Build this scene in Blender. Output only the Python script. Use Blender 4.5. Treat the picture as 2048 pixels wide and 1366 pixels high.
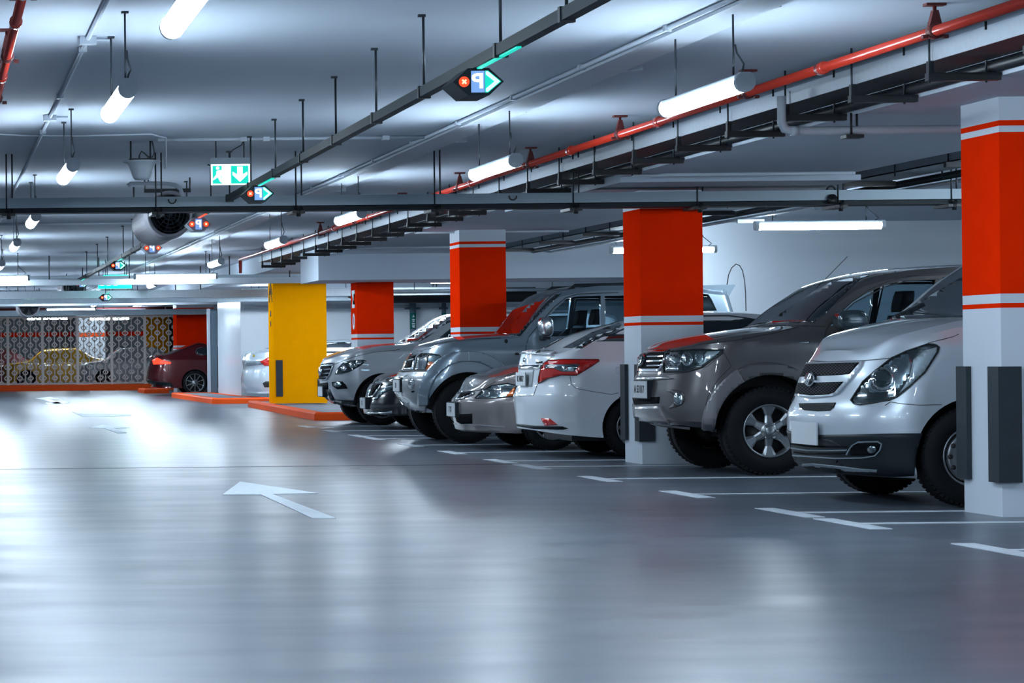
import bpy, bmesh, math, random
from mathutils import Vector, Matrix
from mathutils.bvhtree import BVHTree

# ------------------------------------------------------------------ scene, camera, light, exposure
for o in list(bpy.data.objects):
    bpy.data.objects.remove(o)
SC = bpy.context.scene
COL = SC.collection
F = 5100.0            # focal length in pixels of the 2048 wide frame
PPX, PPY = -135.0, 720.0   # principal point (the photograph is a crop of a wider picture)
ROLL = 0.010
H = 1.07              # camera height
CEIL = 3.0
SOFF = 2.68
cam = bpy.data.cameras.new('camera')
cam.sensor_fit = 'HORIZONTAL'
cam.sensor_width = 36.0
cam.lens = F * 36.0 / 2048.0
cam.shift_x = (1024 - PPX) / 2048.0
cam.shift_y = (PPY - 683) / 2048.0
cam.clip_start = 0.1
cam.clip_end = 400
camo = bpy.data.objects.new('camera', cam)
COL.objects.link(camo)
camo.matrix_world = Matrix.Translation((0, 0, H)) @ Matrix.Rotation(math.radians(90), 4, 'X') @ Matrix.Rotation(-ROLL, 4, 'Z')
SC.camera = camo
world = bpy.data.worlds.new('world')
SC.world = world
world.use_nodes = True
world.node_tree.nodes['Background'].inputs[0].default_value = (0.32, 0.42, 0.55, 1)
world.node_tree.nodes['Background'].inputs[1].default_value = 0.10
SC.view_settings.view_transform = 'Standard'
SC.view_settings.look = 'None'
SC.view_settings.exposure = 0.6
SC.view_settings.gamma = 1.0
SC.view_settings.use_curve_mapping = False
SC.cycles.max_bounces = 7
SC.cycles.diffuse_bounces = 4
SC.cycles.glossy_bounces = 3
SC.cycles.transparent_max_bounces = 8
LAMP = (0.70, 0.86, 1.0)
LAMP_POWER = 70.0

random.seed(7)
PI = math.pi

# ------------------------------------------------------------------ photograph measurements -> metres
def U(px, py):
    a, b = px - PPX, PPY - py
    return a + ROLL * b, b - ROLL * a

def at(px, py, d):
    x, z = U(px, py)
    return Vector((x * d / F, d, H + z * d / F))

def floor_at(px, py, h=0.0):
    x, z = U(px, py)
    d = (h - H) * F / z
    return Vector((x * d / F, d, h))

# ------------------------------------------------------------------ materials
MATS = {}
def mat(name, col, rough=0.5, metal=0.0, coat=0.0, emit=None, estr=0.0, spec=0.5, noise=None, bump=None, alpha=None, trans=0.0):
    if name in MATS:
        return MATS[name]
    m = bpy.data.materials.new(name)
    m.use_nodes = True
    nt = m.node_tree
    b = nt.nodes['Principled BSDF']
    b.inputs['Base Color'].default_value = (*col, 1)
    b.inputs['Roughness'].default_value = rough
    b.inputs['Metallic'].default_value = metal
    b.inputs['Coat Weight'].default_value = coat
    b.inputs['Coat Roughness'].default_value = 0.03
    b.inputs['Specular IOR Level'].default_value = spec
    b.inputs['Transmission Weight'].default_value = trans
    if emit:
        b.inputs['Emission Color'].default_value = (*emit, 1)
        b.inputs['Emission Strength'].default_value = estr
    if noise:      # (scale, amount, detail)
        tc = nt.nodes.new('ShaderNodeTexCoord')
        n = nt.nodes.new('ShaderNodeTexNoise')
        n.inputs['Scale'].default_value = noise[0]
        n.inputs['Detail'].default_value = 5
        nt.links.new(tc.outputs['Object'], n.inputs['Vector'])
        mx = nt.nodes.new('ShaderNodeMix')
        mx.data_type = 'RGBA'
        k = noise[1]
        mx.inputs[6].default_value = (*[c * (1 - k) for c in col], 1)
        mx.inputs[7].default_value = (*[min(1, c * (1 + k)) for c in col], 1)
        nt.links.new(n.outputs['Fac'], mx.inputs[0])
        nt.links.new(mx.outputs[2], b.inputs['Base Color'])
    if bump:       # (scale, strength)
        tc = nt.nodes.new('ShaderNodeTexCoord')
        n = nt.nodes.new('ShaderNodeTexNoise')
        n.inputs['Scale'].default_value = bump[0]
        n.inputs['Detail'].default_value = 4
        nt.links.new(tc.outputs['Object'], n.inputs['Vector'])
        bp = nt.nodes.new('ShaderNodeBump')
        bp.inputs['Strength'].default_value = bump[1]
        bp.inputs['Distance'].default_value = 0.01
        nt.links.new(n.outputs['Fac'], bp.inputs['Height'])
        nt.links.new(bp.outputs['Normal'], b.inputs['Normal'])
    MATS[name] = m
    return m

def floor_material(name, base, r0, r1, bump, spec):
    m = bpy.data.materials.new(name)
    m.use_nodes = True
    nt = m.node_tree
    b = nt.nodes['Principled BSDF']
    tc = nt.nodes.new('ShaderNodeTexCoord')
    mp = nt.nodes.new('ShaderNodeMapping')
    mp.inputs['Scale'].default_value = (0.55, 1.5, 1.0)
    nt.links.new(tc.outputs['Object'], mp.inputs['Vector'])
    n1 = nt.nodes.new('ShaderNodeTexNoise')
    n1.inputs['Scale'].default_value = 1.3
    n1.inputs['Detail'].default_value = 3
    n1.inputs['Roughness'].default_value = 0.5
    nt.links.new(mp.outputs['Vector'], n1.inputs['Vector'])
    rr = nt.nodes.new('ShaderNodeMapRange')
    rr.inputs['From Min'].default_value = 0.3
    rr.inputs['From Max'].default_value = 0.7
    rr.inputs['To Min'].default_value = r0
    rr.inputs['To Max'].default_value = r1
    nt.links.new(n1.outputs['Fac'], rr.inputs['Value'])
    nt.links.new(rr.outputs['Result'], b.inputs['Roughness'])
    n2 = nt.nodes.new('ShaderNodeTexNoise')
    n2.inputs['Scale'].default_value = 2.2
    n2.inputs['Detail'].default_value = 9
    n2.inputs['Roughness'].default_value = 0.65
    nt.links.new(tc.outputs['Object'], n2.inputs['Vector'])
    mx = nt.nodes.new('ShaderNodeMix')
    mx.data_type = 'RGBA'
    mx.inputs[6].default_value = (*[c * 0.72 for c in base], 1)
    mx.inputs[7].default_value = (*[c * 1.3 for c in base], 1)
    nt.links.new(n2.outputs['Fac'], mx.inputs[0])
    nt.links.new(mx.outputs[2], b.inputs['Base Color'])
    mp2 = nt.nodes.new('ShaderNodeMapping')
    mp2.inputs['Scale'].default_value = (0.8, 3.2, 1.0)
    nt.links.new(tc.outputs['Object'], mp2.inputs['Vector'])
    n3 = nt.nodes.new('ShaderNodeTexNoise')
    n3.inputs['Scale'].default_value = 3.0
    n3.inputs['Detail'].default_value = 2
    n3.inputs['Roughness'].default_value = 0.4
    nt.links.new(mp2.outputs['Vector'], n3.inputs['Vector'])
    bp = nt.nodes.new('ShaderNodeBump')
    bp.inputs['Strength'].default_value = bump
    bp.inputs['Distance'].default_value = 0.02
    nt.links.new(n3.outputs['Fac'], bp.inputs['Height'])
    if bump > 0: nt.links.new(bp.outputs['Normal'], b.inputs['Normal'])
    b.inputs['Specular IOR Level'].default_value = spec
    return m

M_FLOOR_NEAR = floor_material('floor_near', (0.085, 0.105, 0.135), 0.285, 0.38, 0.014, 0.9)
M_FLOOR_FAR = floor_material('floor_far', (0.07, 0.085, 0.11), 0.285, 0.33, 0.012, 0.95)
M_CEIL = mat('ceiling_paint', (0.46, 0.52, 0.60), 0.75, noise=(0.8, 0.08))
M_WHITE = mat('white_paint', (0.62, 0.68, 0.75), 0.5, noise=(2, 0.04))
M_WALL = mat('wall_paint', (0.74, 0.80, 0.86), 0.24, noise=(1.2, 0.05))
M_RED = mat('red_paint', (0.92, 0.026, 0.0015), 0.75, spec=0.0, noise=(5, 0.10))
M_YEL = mat('yellow_paint', (0.95, 0.355, 0.001), 0.7, spec=0.0, noise=(5, 0.06))
M_ORG = mat('orange_kerb', (0.95, 0.10, 0.015), 0.6, spec=0.1, noise=(6, 0.12))
M_LINE = mat('line_paint', (0.62, 0.68, 0.74), 0.45, noise=(9, 0.2))
M_ARROW = mat('arrow_paint', (0.74, 0.80, 0.86), 0.5, spec=0.3, noise=(14, 0.2))
M_GALV = mat('galvanised', (0.45, 0.50, 0.55), 0.38, 0.55, noise=(20, 0.12))
M_GALV2 = mat('galvanised_dull', (0.24, 0.29, 0.33), 0.5, 0.3, noise=(12, 0.15))
M_BLACK = mat('black_steel', (0.008, 0.010, 0.013), 0.45)
M_DARK = mat('dark_steel', (0.010, 0.017, 0.022), 0.55, 0.0, spec=0.25)
M_ROD = mat('rod_steel', (0.035, 0.045, 0.055), 0.4, 0.5)
M_PIPE = mat('fire_pipe_red', (0.50, 0.028, 0.010), 0.25, coat=0.6)
M_CLAMP = mat('clamp_dark_red', (0.10, 0.012, 0.010), 0.5)
M_RUB = mat('rubber_guard', (0.028, 0.036, 0.044), 0.6, spec=0.25, noise=(12, 0.2))
M_HOUS = mat('lamp_housing', (0.50, 0.56, 0.60), 0.45)
M_LENS = mat('lamp_lens', (0.8, 0.9, 1), 0.4, emit=LAMP, estr=LAMP_POWER)
M_COND = mat('conduit_white', (0.50, 0.56, 0.63), 0.45)
M_LGREY = mat('light_grey', (0.42, 0.47, 0.52), 0.45)
M_DUCT = mat('fan_casing', (0.22, 0.215, 0.24), 0.5, 0.1)
M_ISL = mat('island_top', (0.20, 0.22, 0.25), 0.75, noise=(6, 0.2))
M_FENCE = mat('fence_paint', (0.80, 0.71, 0.68), 0.5)
M_DOOR = mat('door_grey', (0.10, 0.15, 0.19), 0.4)
def glow(name, col, s):
    return mat(name, tuple(c * 0.3 for c in col), 0.4, emit=col, estr=s)
G_BOARD = glow('glow_board', (0.0, 0.60, 0.40), 4.5)
G_TEAL = glow('glow_teal', (0.0, 0.62, 0.48), 0.75)
G_MINT = glow('glow_mint', (0.45, 1.0, 0.88), 1.1)
G_WHITE = glow('glow_white', (0.9, 1.0, 1.0), 1.3)
G_BLUE = glow('glow_blue', (0.17, 0.34, 0.72), 0.7)
G_RED = glow('glow_red', (1.0, 0.06, 0.01), 0.9)
G_AMB = glow('glow_amber', (1.0, 0.60, 0.35), 1.2)
G_GREEN = glow('glow_green_panel', (0.0, 0.30, 0.20), 1.0)

# ------------------------------------------------------------------ mesh building
def add_obj(name, bm, m, parent=None, smooth=False):
    me = bpy.data.meshes.new(name)
    bm.normal_update()
    bm.to_mesh(me)
    bm.free()
    ms = m if isinstance(m, (list, tuple)) else [m]
    for x in ms:
        me.materials.append(x)
    if smooth:
        for p in me.polygons:
            p.use_smooth = True
    o = bpy.data.objects.new(name, me)
    COL.objects.link(o)
    if parent is not None:
        o.parent = parent
    return o

def tag(o, label, cat, group=None, kind=None):
    if label: o['label'] = label
    if cat: o['category'] = cat
    if group: o['group'] = group
    if kind: o['kind'] = kind
    return o

def struct(o):
    o['kind'] = 'structure'
    return o

def empty(name, loc=(0, 0, 0)):
    o = bpy.data.objects.new(name, None)
    o.empty_display_size = 0.1
    o.location = loc
    COL.objects.link(o)
    return o

def copy_tree(o, parent=None):
    c = o.copy()
    COL.objects.link(c)
    if parent is not None:
        c.parent = parent
    for ch in [x for x in bpy.data.objects if x.parent == o]:
        copy_tree(ch, c)
    return c

def box(bm, x0, x1, y0, y1, z0, z1, mi=0):
    v = [bm.verts.new((x, y, z)) for x in (x0, x1) for y in (y0, y1) for z in (z0, z1)]
    for f in ((0, 1, 3, 2), (4, 6, 7, 5), (0, 4, 5, 1), (2, 3, 7, 6), (0, 2, 6, 4), (1, 5, 7, 3)):
        fc = bm.faces.new([v[i] for i in f])
        fc.material_index = mi
    return v

def Box(*a):
    bm = bmesh.new()
    box(bm, *a)
    return bm

def tube(bm, pts, r, n=10, cap=True, mi=0, r2=None):
    pts = [Vector(p) for p in pts]
    rings = []
    up = None
    for i, p in enumerate(pts):
        if i == 0: t = pts[1] - pts[0]
        elif i == len(pts) - 1: t = pts[-1] - pts[-2]
        else: t = (pts[i + 1] - p).normalized() + (p - pts[i - 1]).normalized()
        t.normalize()
        if up is None:
            up = Vector((0, 0, 1)) if abs(t.z) < 0.9 else Vector((1, 0, 0))
        s = t.cross(up).normalized()
        u = s.cross(t).normalized()
        up = u
        k = 1.0
        if 0 < i < len(pts) - 1:
            c = (pts[i + 1] - p).normalized().dot((p - pts[i - 1]).normalized())
            k = 1 / max(0.5, math.sqrt((1 + c) / 2))
        rings.append([bm.verts.new(p + (s * math.cos(2 * PI * j / n) + u * math.sin(2 * PI * j / n)) * r * (k if k < 1.2 else 1.0)) for j in range(n)])
    for a, b in zip(rings, rings[1:]):
        for j in range(n):
            f = bm.faces.new((a[j], a[(j + 1) % n], b[(j + 1) % n], b[j]))
            f.smooth = True
            f.material_index = mi
    if cap:
        for rg, rev in ((rings[0], True), (rings[-1], False)):
            f = bm.faces.new(rg[::-1] if rev else rg)
            f.material_index = mi

def Tube(pts, r, n=10):
    bm = bmesh.new()
    tube(bm, pts, r, n)
    return bm

def arc(c, r, a0, a1, n, ax=(1, 0, 0), ay=(0, 0, 1)):
    c, ax, ay = Vector(c), Vector(ax), Vector(ay)
    return [c + (ax * math.cos(a0 + (a1 - a0) * i / n) + ay * math.sin(a0 + (a1 - a0) * i / n)) * r for i in range(n + 1)]

def prism(bm, pts, off, mi=0):
    """closed polygon pts (3D) extruded by vector off"""
    off = Vector(off)
    a = [bm.verts.new(Vector(p)) for p in pts]
    b = [bm.verts.new(Vector(p) + off) for p in pts]
    n = len(a)
    fs = [bm.faces.new(a[::-1]), bm.faces.new(b)]
    for i in range(n):
        fs.append(bm.faces.new((a[i], a[(i + 1) % n], b[(i + 1) % n], b[i])))
    for f in fs: f.material_index = mi
    bmesh.ops.recalc_face_normals(bm, faces=fs)

def lathe(bm, prof, axis='Y', n=32, c=(0, 0, 0), mi=0, closed=False):
    """prof: (radius, along) ; revolve about axis through c"""
    c = Vector(c)
    rings = []
    for r, h in prof:
        ring = []
        for j in range(n):
            t = 2 * PI * j / n
            if axis == 'Y': p = Vector((r * math.cos(t), h, r * math.sin(t)))
            elif axis == 'Z': p = Vector((r * math.cos(t), r * math.sin(t), h))
            else: p = Vector((h, r * math.cos(t), r * math.sin(t)))
            ring.append(bm.verts.new(c + p))
        rings.append(ring)
    prs = list(zip(rings, rings[1:]))
    if closed: prs.append((rings[-1], rings[0]))
    fs = []
    for a, b in prs:
        for j in range(n):
            f = bm.faces.new((a[j], a[(j + 1) % n], b[(j + 1) % n], b[j]))
            f.smooth = True
            f.material_index = mi
            fs.append(f)
    if not closed:
        for rg in (rings[0], rings[-1]):
            f = bm.faces.new(rg)
            f.material_index = mi
            fs.append(f)
    bmesh.ops.recalc_face_normals(bm, faces=fs)

def text_mesh(name, s, size, depth, m, parent, mtx):
    cu = bpy.data.curves.new(name, 'FONT')
    cu.body = s
    cu.size = size
    cu.extrude = depth
    cu.align_x = 'CENTER'
    cu.align_y = 'CENTER'
    cu.resolution_u = 3
    cu.offset = size * 0.02
    o = bpy.data.objects.new(name, cu)
    COL.objects.link(o)
    dg = bpy.context.evaluated_depsgraph_get()
    me = bpy.data.meshes.new_from_object(o.evaluated_get(dg))
    bpy.data.objects.remove(o)
    me.transform(mtx)
    me.materials.clear()
    me.materials.append(m)
    ob = bpy.data.objects.new(name, me)
    COL.objects.link(ob)
    if parent: ob.parent = parent
    return ob

FACE_CAM = Matrix.Rotation(PI / 2, 4, 'X')           # text lying in XZ, reading towards -Y
# ------------------------------------------------------------------ the setting
JOINT = 24.8
LANE = 5.62
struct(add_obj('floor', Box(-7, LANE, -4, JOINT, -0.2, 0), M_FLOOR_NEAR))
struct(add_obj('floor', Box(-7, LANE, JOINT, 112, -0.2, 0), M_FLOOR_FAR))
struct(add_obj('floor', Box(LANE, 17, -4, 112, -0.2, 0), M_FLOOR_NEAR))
struct(add_obj('trim_1', Box(-7, LANE, JOINT - 0.02, JOINT + 0.02, -0.02, 0.002), M_DARK))
struct(add_obj('ceiling', Box(-7, 17, -4, 112, CEIL, CEIL + 0.2), M_CEIL))
struct(add_obj('wall_left', Box(-7.2, -7, -4, 112, -0.2, CEIL + 0.2), M_WALL))
struct(add_obj('wall_right', Box(17, 17.2, -4, 112, -0.2, CEIL + 0.2), M_WALL))
struct(add_obj('wall_rear', Box(-7, 17, -4.2, -4, -0.2, CEIL + 0.2), M_WALL))
struct(add_obj('wall_far', Box(-7, 17, 112, 112.2, -0.2, CEIL + 0.2), M_WALL))
# dropped band over the pillars
struct(add_obj('ceiling', Box(6.3, 8.34, 2, 95, SOFF, CEIL), M_CEIL))
struct(add_obj('ceiling', Box(6.3, 8.5, 23.3, 28.0, SOFF - 0.05, SOFF), M_CEIL))
struct(add_obj('ceiling', Box(6.12, 17, 40.35, 42.3, 2.27, CEIL), M_CEIL))
struct(add_obj('ceiling', Box(7.0, 17, 61.0, 62.0, 2.45, CEIL), M_CEIL))
struct(add_obj('ceiling', Box(2.0, 17, 82.0, 83.0, 2.62, CEIL), M_CEIL))
# white wall behind the parked cars, and the wall block further down
struct(add_obj('wall_back', Box(11.25, 17, 38.0, 38.3, 0, CEIL), M_WALL))
struct(add_obj('wall_block', Box(7.50, 17, 62.0, 67.0, 0, CEIL), M_WALL))
struct(add_obj('trim_2', Box(7.6, 17, 61.93, 62.0, 2.22, 2.30), M_GALV))

# painted bay markings
def flat_poly(name, pts, m, h=0.004):
    bm = bmesh.new()
    prism(bm, [(p[0], p[1], 0.0005) for p in pts], (0, 0, h))
    return add_obj(name, bm, m)
bays = [13.55, 15.75, 16.9, 19.2, 21.7, 24.15, 25.5, 27.85, 30.25, 32.78, 33.95, 36.3, 38.7]
bn = ['first', 'second', 'third', 'fourth', 'fifth', 'sixth', 'seventh', 'eighth', 'ninth', 'tenth', 'eleventh', 'twelfth', 'thirteenth']
for i, d in enumerate(bays):
    bm = bmesh.new()
    x0 = LANE - 0.02
    prism(bm, [(x0, d - 0.5, 0.0005), (x0 + 0.13, d - 0.5, 0.0005), (x0 + 0.13, d - 0.05, 0.0005), (11.3, d - 0.05, 0.0005), (11.3, d + 0.05, 0.0005),
               (x0 + 0.13, d + 0.05, 0.0005), (x0 + 0.13, d + 0.5, 0.0005), (x0, d + 0.5, 0.0005)], (0, 0, 0.004))
    tag(add_obj('bay_marking', bm, M_LINE), 'white T-shaped bay line on the floor, %s along the lane from the camera' % bn[i], 'floor marking', 'painted bay lines')

def px_arrow(label, pts):
    o = flat_poly('floor_arrow', [floor_at(*p) for p in pts], M_ARROW)
    tag(o, label, 'floor marking', 'arrows painted on the lane')
px_arrow('big white arrow painted on the floor, by far the largest arrow',
         [(480, 964), (636, 987), (545, 989), (672, 1037), (624, 1037), (522, 990), (445, 990)])
px_arrow('white arrow lying in the green reflection on the lane',
         [(205, 850), (260, 856), (228, 857), (253, 866), (235, 867), (208, 857), (178, 856)])
px_arrow('thin white arrow beyond the green reflection on the lane',
         [(145, 824), (160, 828), (262, 829), (262, 832), (165, 834)])
px_arrow('small white arrow on the lane before the lattice fence',
         [(70, 797), (100, 794), (128, 800), (100, 799), (132, 809), (112, 809), (88, 800)])
px_arrow('faint white arrow tip at the lane beside the orange kerb',
         [(90, 806), (130, 803), (140, 806), (112, 808), (96, 810)])

# ------------------------------------------------------------------ pillars
def stripes(bm, x0, x1, y0, y1, segs):
    for z0, z1, mi in segs:
        box(bm, x0, x1, y0, y1, z0, z1, mi)

def red_pillar(y, label, xs=6.81, w=0.6, top=SOFF, guards=True):
    o = empty('painted_pillar', (xs, y, 0))
    tag(o, label, 'pillar', 'red and white pillars of the car park')
    bm = bmesh.new()
    segs = [(0, 1.335, 0), (1.335, 1.365, 1), (1.365, 1.425, 0), (1.425, 2.455, 1), (2.455, 2.495, 0), (2.495, 2.53, 1), (2.53, top, 0)]
    segs = [(a, min(b, top), c) for a, b, c in segs if a < top]
    stripes(bm, 0, w, 0, w, segs)
    add_obj('shaft', bm, [M_WHITE, M_RED], o)
    if guards:
        bm = bmesh.new()
        prism(bm, [(-0.035, -0.035, 0.22), (0.115, -0.035, 0.22), (0.115, -0.002, 0.22), (-0.002, -0.002, 0.22), (-0.002, 0.13, 0.22), (-0.035, 0.13, 0.22)], (0, 0, 0.74))
        add_obj('corner_guard', bm, M_RUB, o)
        bm = bmesh.new()
        prism(bm, [(-0.035, w + 0.035, 0.22), (0.115, w + 0.035, 0.22), (0.115, w + 0.002, 0.22), (-0.002, w + 0.002, 0.22), (-0.002, w - 0.13, 0.22), (-0.035, w - 0.13, 0.22)], (0, 0, 0.74))
        add_obj('corner_guard', bm, M_RUB, o)
    return o
red_pillar(16.25, 'red and white square pillar standing before the white van, with two dark corner guards')
red_pillar(24.5, 'red and white pillar between the white hatchback and the bronze off-roader')
red_pillar(32.9, 'red and white pillar rising behind the silver off-roader bonnet')
p4 = red_pillar(41.7, 'red and white pillar with white lettering beside the broad yellow pillar', xs=6.95, top=2.27)
for s, z in (('M', 2.0), ('0', 1.62)):
    mt = Matrix.Translation((-0.006, 0.3, z)) @ Matrix.Rotation(-PI / 2, 4, 'Z') @ FACE_CAM
    if s == 'M': mt = mt @ Matrix.Rotation(PI / 2, 4, 'Z')
    text_mesh('lettering', s, 0.36, 0.004, M_LINE, p4, mt @ Matrix.Diagonal((1.2, 1.0, 1, 1)))
red_pillar(75.1, 'small far red pillar behind the maroon saloon', xs=7.2, w=1.1)

def yellow_pillar(x, y, w, dp, label, base):
    o = empty('yellow_pillar', (x, y, 0))
    tag(o, label, 'pillar', 'yellow pillars of the car park')
    add_obj('shaft', Box(0, w, 0, dp, base, SOFF), M_YEL, o)
    return o
y1 = yellow_pillar(6.76, 50.5, 1.05, 0.75, 'broad yellow pillar on an orange-kerbed island beside the silver crossover', 0.14)
for x in (0.04, 0.86):
    add_obj('corner_guard', Box(x, x + 0.13, -0.03, -0.001, 0.28, 1.0 if x < 0.5 else 0.62), M_RUB, y1)
bm = bmesh.new()
for z in (2.15, 2.3):
    prism(bm, [(-0.006, 0.12, z), (-0.006, 0.375, z + 0.28), (-0.006, 0.63, z), (-0.006, 0.57, z), (-0.006, 0.375, z + 0.21), (-0.006, 0.18, z)], (0.005, 0, 0))
add_obj('arrow_marking', bm, M_DARK, y1)
for s, z in (('M', 1.92), ('0', 1.72)):
    text_mesh('lettering', s, 0.16, 0.003, M_DARK, y1, Matrix.Translation((-0.006, 0.375, z)) @ Matrix.Rotation(-PI / 2, 4, 'Z') @ FACE_CAM)
yellow_pillar(7.72, 92.0, 0.82, 0.7, 'small yellow pillar at the end of the lattice fence', 0.14)

# ------------------------------------------------------------------ kerbs and islands
def island(label, pts, h=0.135, wk=0.16, cat='kerb'):
    """pts: outline (x, y), anticlockwise seen from above; orange kerb stones around a grey top"""
    o = empty('kerb_island', (pts[0][0], pts[0][1], 0))
    tag(o, label, cat, 'orange kerbed islands')
    ox, oy = pts[0]
    cx = sum(p[0] for p in pts) / len(pts); cy = sum(p[1] for p in pts) / len(pts)
    inner = []
    for (x, y) in pts:
        inner.append((x + wk * (1 if cx > x else -1), y + wk * (1 if cy > y else -1)))
    bm = bmesh.new()
    n = len(pts)
    r = 0.03
    def ring(ps, z): return [bm.verts.new((p[0] - ox, p[1] - oy, z)) for p in ps]
    mid = [(a[0] + (b[0] - a[0]) * 0.2, a[1] + (b[1] - a[1]) * 0.2) for a, b in zip(pts, inner)]
    R = [ring(pts, 0.001), ring(pts, h - r), ring(mid, h), ring(inner, h), ring(inner, 0.001)]
    for a, b in zip(R, R[1:]):
        for i in range(n):
            bm.faces.new((a[i], a[(i + 1) % n], b[(i + 1) % n], b[i]))
    add_obj('kerbstone', bm, M_ORG, o)
    bm = bmesh.new()
    prism(bm, [(p[0] - ox, p[1] - oy, 0.001) for p in inner], (0, 0, h - 0.015))
    add_obj('paving', bm, M_ISL, o)
    return o
island('orange kerb island under the broad yellow pillar', [(6.34, 42.4), (9.5, 42.4), (9.5, 54.0), (6.72, 54.4)])
island('orange kerb island in front of the white wall block', [(6.38, 58.3), (7.78, 58.3), (7.45, 61.9), (7.45, 68.4), (6.40, 68.4)], wk=0.15)
island('short orange kerb behind the maroon saloon', [(6.35, 76.6), (7.1, 76.6), (7.1, 79.0), (6.35, 79.0)])
o = add_obj('long_kerb', Box(1.0, 8.9, 85.0, 86.0, 0.001, 0.2), M_ORG)
tag(o, 'long straight orange kerb along the foot of the lattice fence', 'kerb')

# door leaf and frame at the end of the white wall block
o = empty('steel_door', (7.40, 67.3, 0.0))
tag(o, 'narrow grey steel door edge at the end of the white wall', 'door')
add_obj('door_frame', Box(-0.14, -0.06, 0.0, 0.12, 0.14, 2.35), M_LGREY, o)
add_obj('door_leaf', Box(-0.06, 0.12, 0.02, 0.10, 0.14, 2.30), M_DOOR, o)

# ------------------------------------------------------------------ lattice fence at the end of the lane
fence = empty('lattice_fence', (0, 85.3, 0))
tag(fence, 'pale lattice fence with square posts standing on the long orange kerb', 'fence')
FZ0, FZ1 = 0.24, 2.46
posts = [at(x, 700, 85.3).x for x in (-54, 15.5, 85, 155, 223.5, 290)]
for x in posts:
    add_obj('fence_post', Box(x - 0.035, x + 0.035, -0.04, 0.04, 0.2, FZ1 + 0.03), M_FENCE, fence)
for a, b in zip(posts, posts[1:] + [8.9]):
    bm = bmesh.new()
    cell = 0.19
    nx = max(1, round((b - a - 0.07) / cell)); cw = (b - a - 0.07) / nx
    nz = round((FZ1 - FZ0) / cell); ch = (FZ1 - FZ0) / nz
    t = 0.018
    def bar(p, q, t=t):
        p = Vector((p[0], 0, p[1])); q = Vector((q[0], 0, q[1]))
        d = (q - p).normalized(); nrm = Vector((-d.z, 0, d.x)) * t
        prism(bm, [p + nrm, q + nrm, q - nrm, p - nrm], (0, 0.02, 0))
    for i in range(nx + 1):
        x = a + 0.035 + i * cw
        bar((x, FZ0), (x, FZ1), 0.014)
    for z in (FZ0, FZ1): bar((a + 0.035, z), (b - 0.035, z), 0.025)
    for i in range(nx):
        for k in range(nz):
            x = a + 0.035 + i * cw; z = FZ0 + k * ch
            if (i + k) % 2 == 0:
                bar((x, z + ch * .5), (x + cw * .5, z + ch)); bar((x + cw * .5, z), (x + cw, z + ch * .5))
            else:
                bar((x, z + ch * .5), (x + cw * .5, z)); bar((x + cw * .5, z + ch), (x + cw, z + ch * .5))
    add_obj('lattice_panel', bm, M_FENCE, fence)
# what stands behind the fence
struct(add_obj('wall_end', Box(-7, 8.9, 101, 101.2, 0, CEIL), mat('end_wall_paint', (0.16, 0.19, 0.22), 0.6)))
struct(add_obj('trim_3', Box(-7, 8.9, 100.95, 101, 1.95, 2.12), M_RED))
struct(add_obj('wall_pier', Box(5.5, 6.6, 97.5, 98.2, 0, CEIL), M_WHITE))
struct(add_obj('trim_4', Box(5.48, 6.62, 97.48, 97.5, 1.90, 2.05), M_ORG))
# ------------------------------------------------------------------ tube lamps
def lamp_proto(L=1.5):
    """lamp along Y, origin at its middle on the ceiling plane, hanging down to z -0.43"""
    o = empty('tube_lamp')
    hl = L / 2
    zc = -0.46
    bm = bmesh.new()
    lens, hous = [], []
    for k in range(15):
        t = math.radians(158 + 224 * k / 14)
        lens.append((0.053 * math.cos(t), zc + 0.012 + 0.053 * math.sin(t)))
    prism(bm, [(x, -hl + 0.03, z) for x, z in lens], (0, L - 0.06, 0))
    for f in bm.faces: f.smooth = False
    add_obj('lens', bm, M_LENS, o)
    bm = bmesh.new()
    prism(bm, [(x, -hl, z) for x, z in ((-0.044, zc + 0.0325), (0.044, zc + 0.0325), (0.036, zc + 0.055), (0.02, zc + 0.064), (-0.02, zc + 0.064), (-0.036, zc + 0.055))], (0, L, 0))
    add_obj('housing', bm, M_HOUS, o)
    for s in (-1, 1):
        bm = bmesh.new()
        cap = [(x * 1.04, zc + 0.012 + (z - zc - 0.012) * 1.04) for x, z in lens] + [(0.045, zc + 0.05), (0.025, zc + 0.066), (-0.025, zc + 0.066), (-0.045, zc + 0.05)]
        y = s * (hl - 0.03)
        prism(bm, [(x, y, z) for x, z in cap], (0, s * 0.045, 0))
        add_obj('end_cap', bm, M_HOUS, o)
        bm = bmesh.new()
        y = s * (hl - 0.2)
        tube(bm, [(0, y, zc + 0.06), (0, y, 0)], 0.006, 6)
        box(bm, -0.02, 0.02, y - 0.02, y + 0.02, -0.012, 0)
        add_obj('hanger_rod', bm, M_ROD, o)
    bm = bmesh.new()
    tube(bm, [(0, -hl + 0.1, zc + 0.06), (0.005, -hl + 0.05, zc + 0.09), (0.02, -hl + 0.08, zc + 0.12), (0.01, -hl + 0.17, zc + 0.19), (0.008, -hl + 0.192, zc + 0.24)], 0.006, 6)
    add_obj('cable', bm, M_ROD, o)
    return o
proto = lamp_proto()
first = [True]
def lamp(x, y, rot, label, group, dz=0.0):
    o = proto if first[0] else copy_tree(proto)
    first[0] = False
    o.location = (x, y, CEIL + dz)
    o.rotation_euler = (0, 0, rot)
    tag(o, label, 'tube lamp', group)
    if len(label.split()) > 16: print('LONG', label)
far = [11.45, 15.5, 21.0, 28.0, 33.9, 40.9]
words_a = ['partly cut by the top edge of the photo', 'big and bright above the exit sign side', 'hanging in front of the cross tray', 'just beyond the grey cross tray', 'third beyond the cross tray', 'smallest and farthest']
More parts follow.
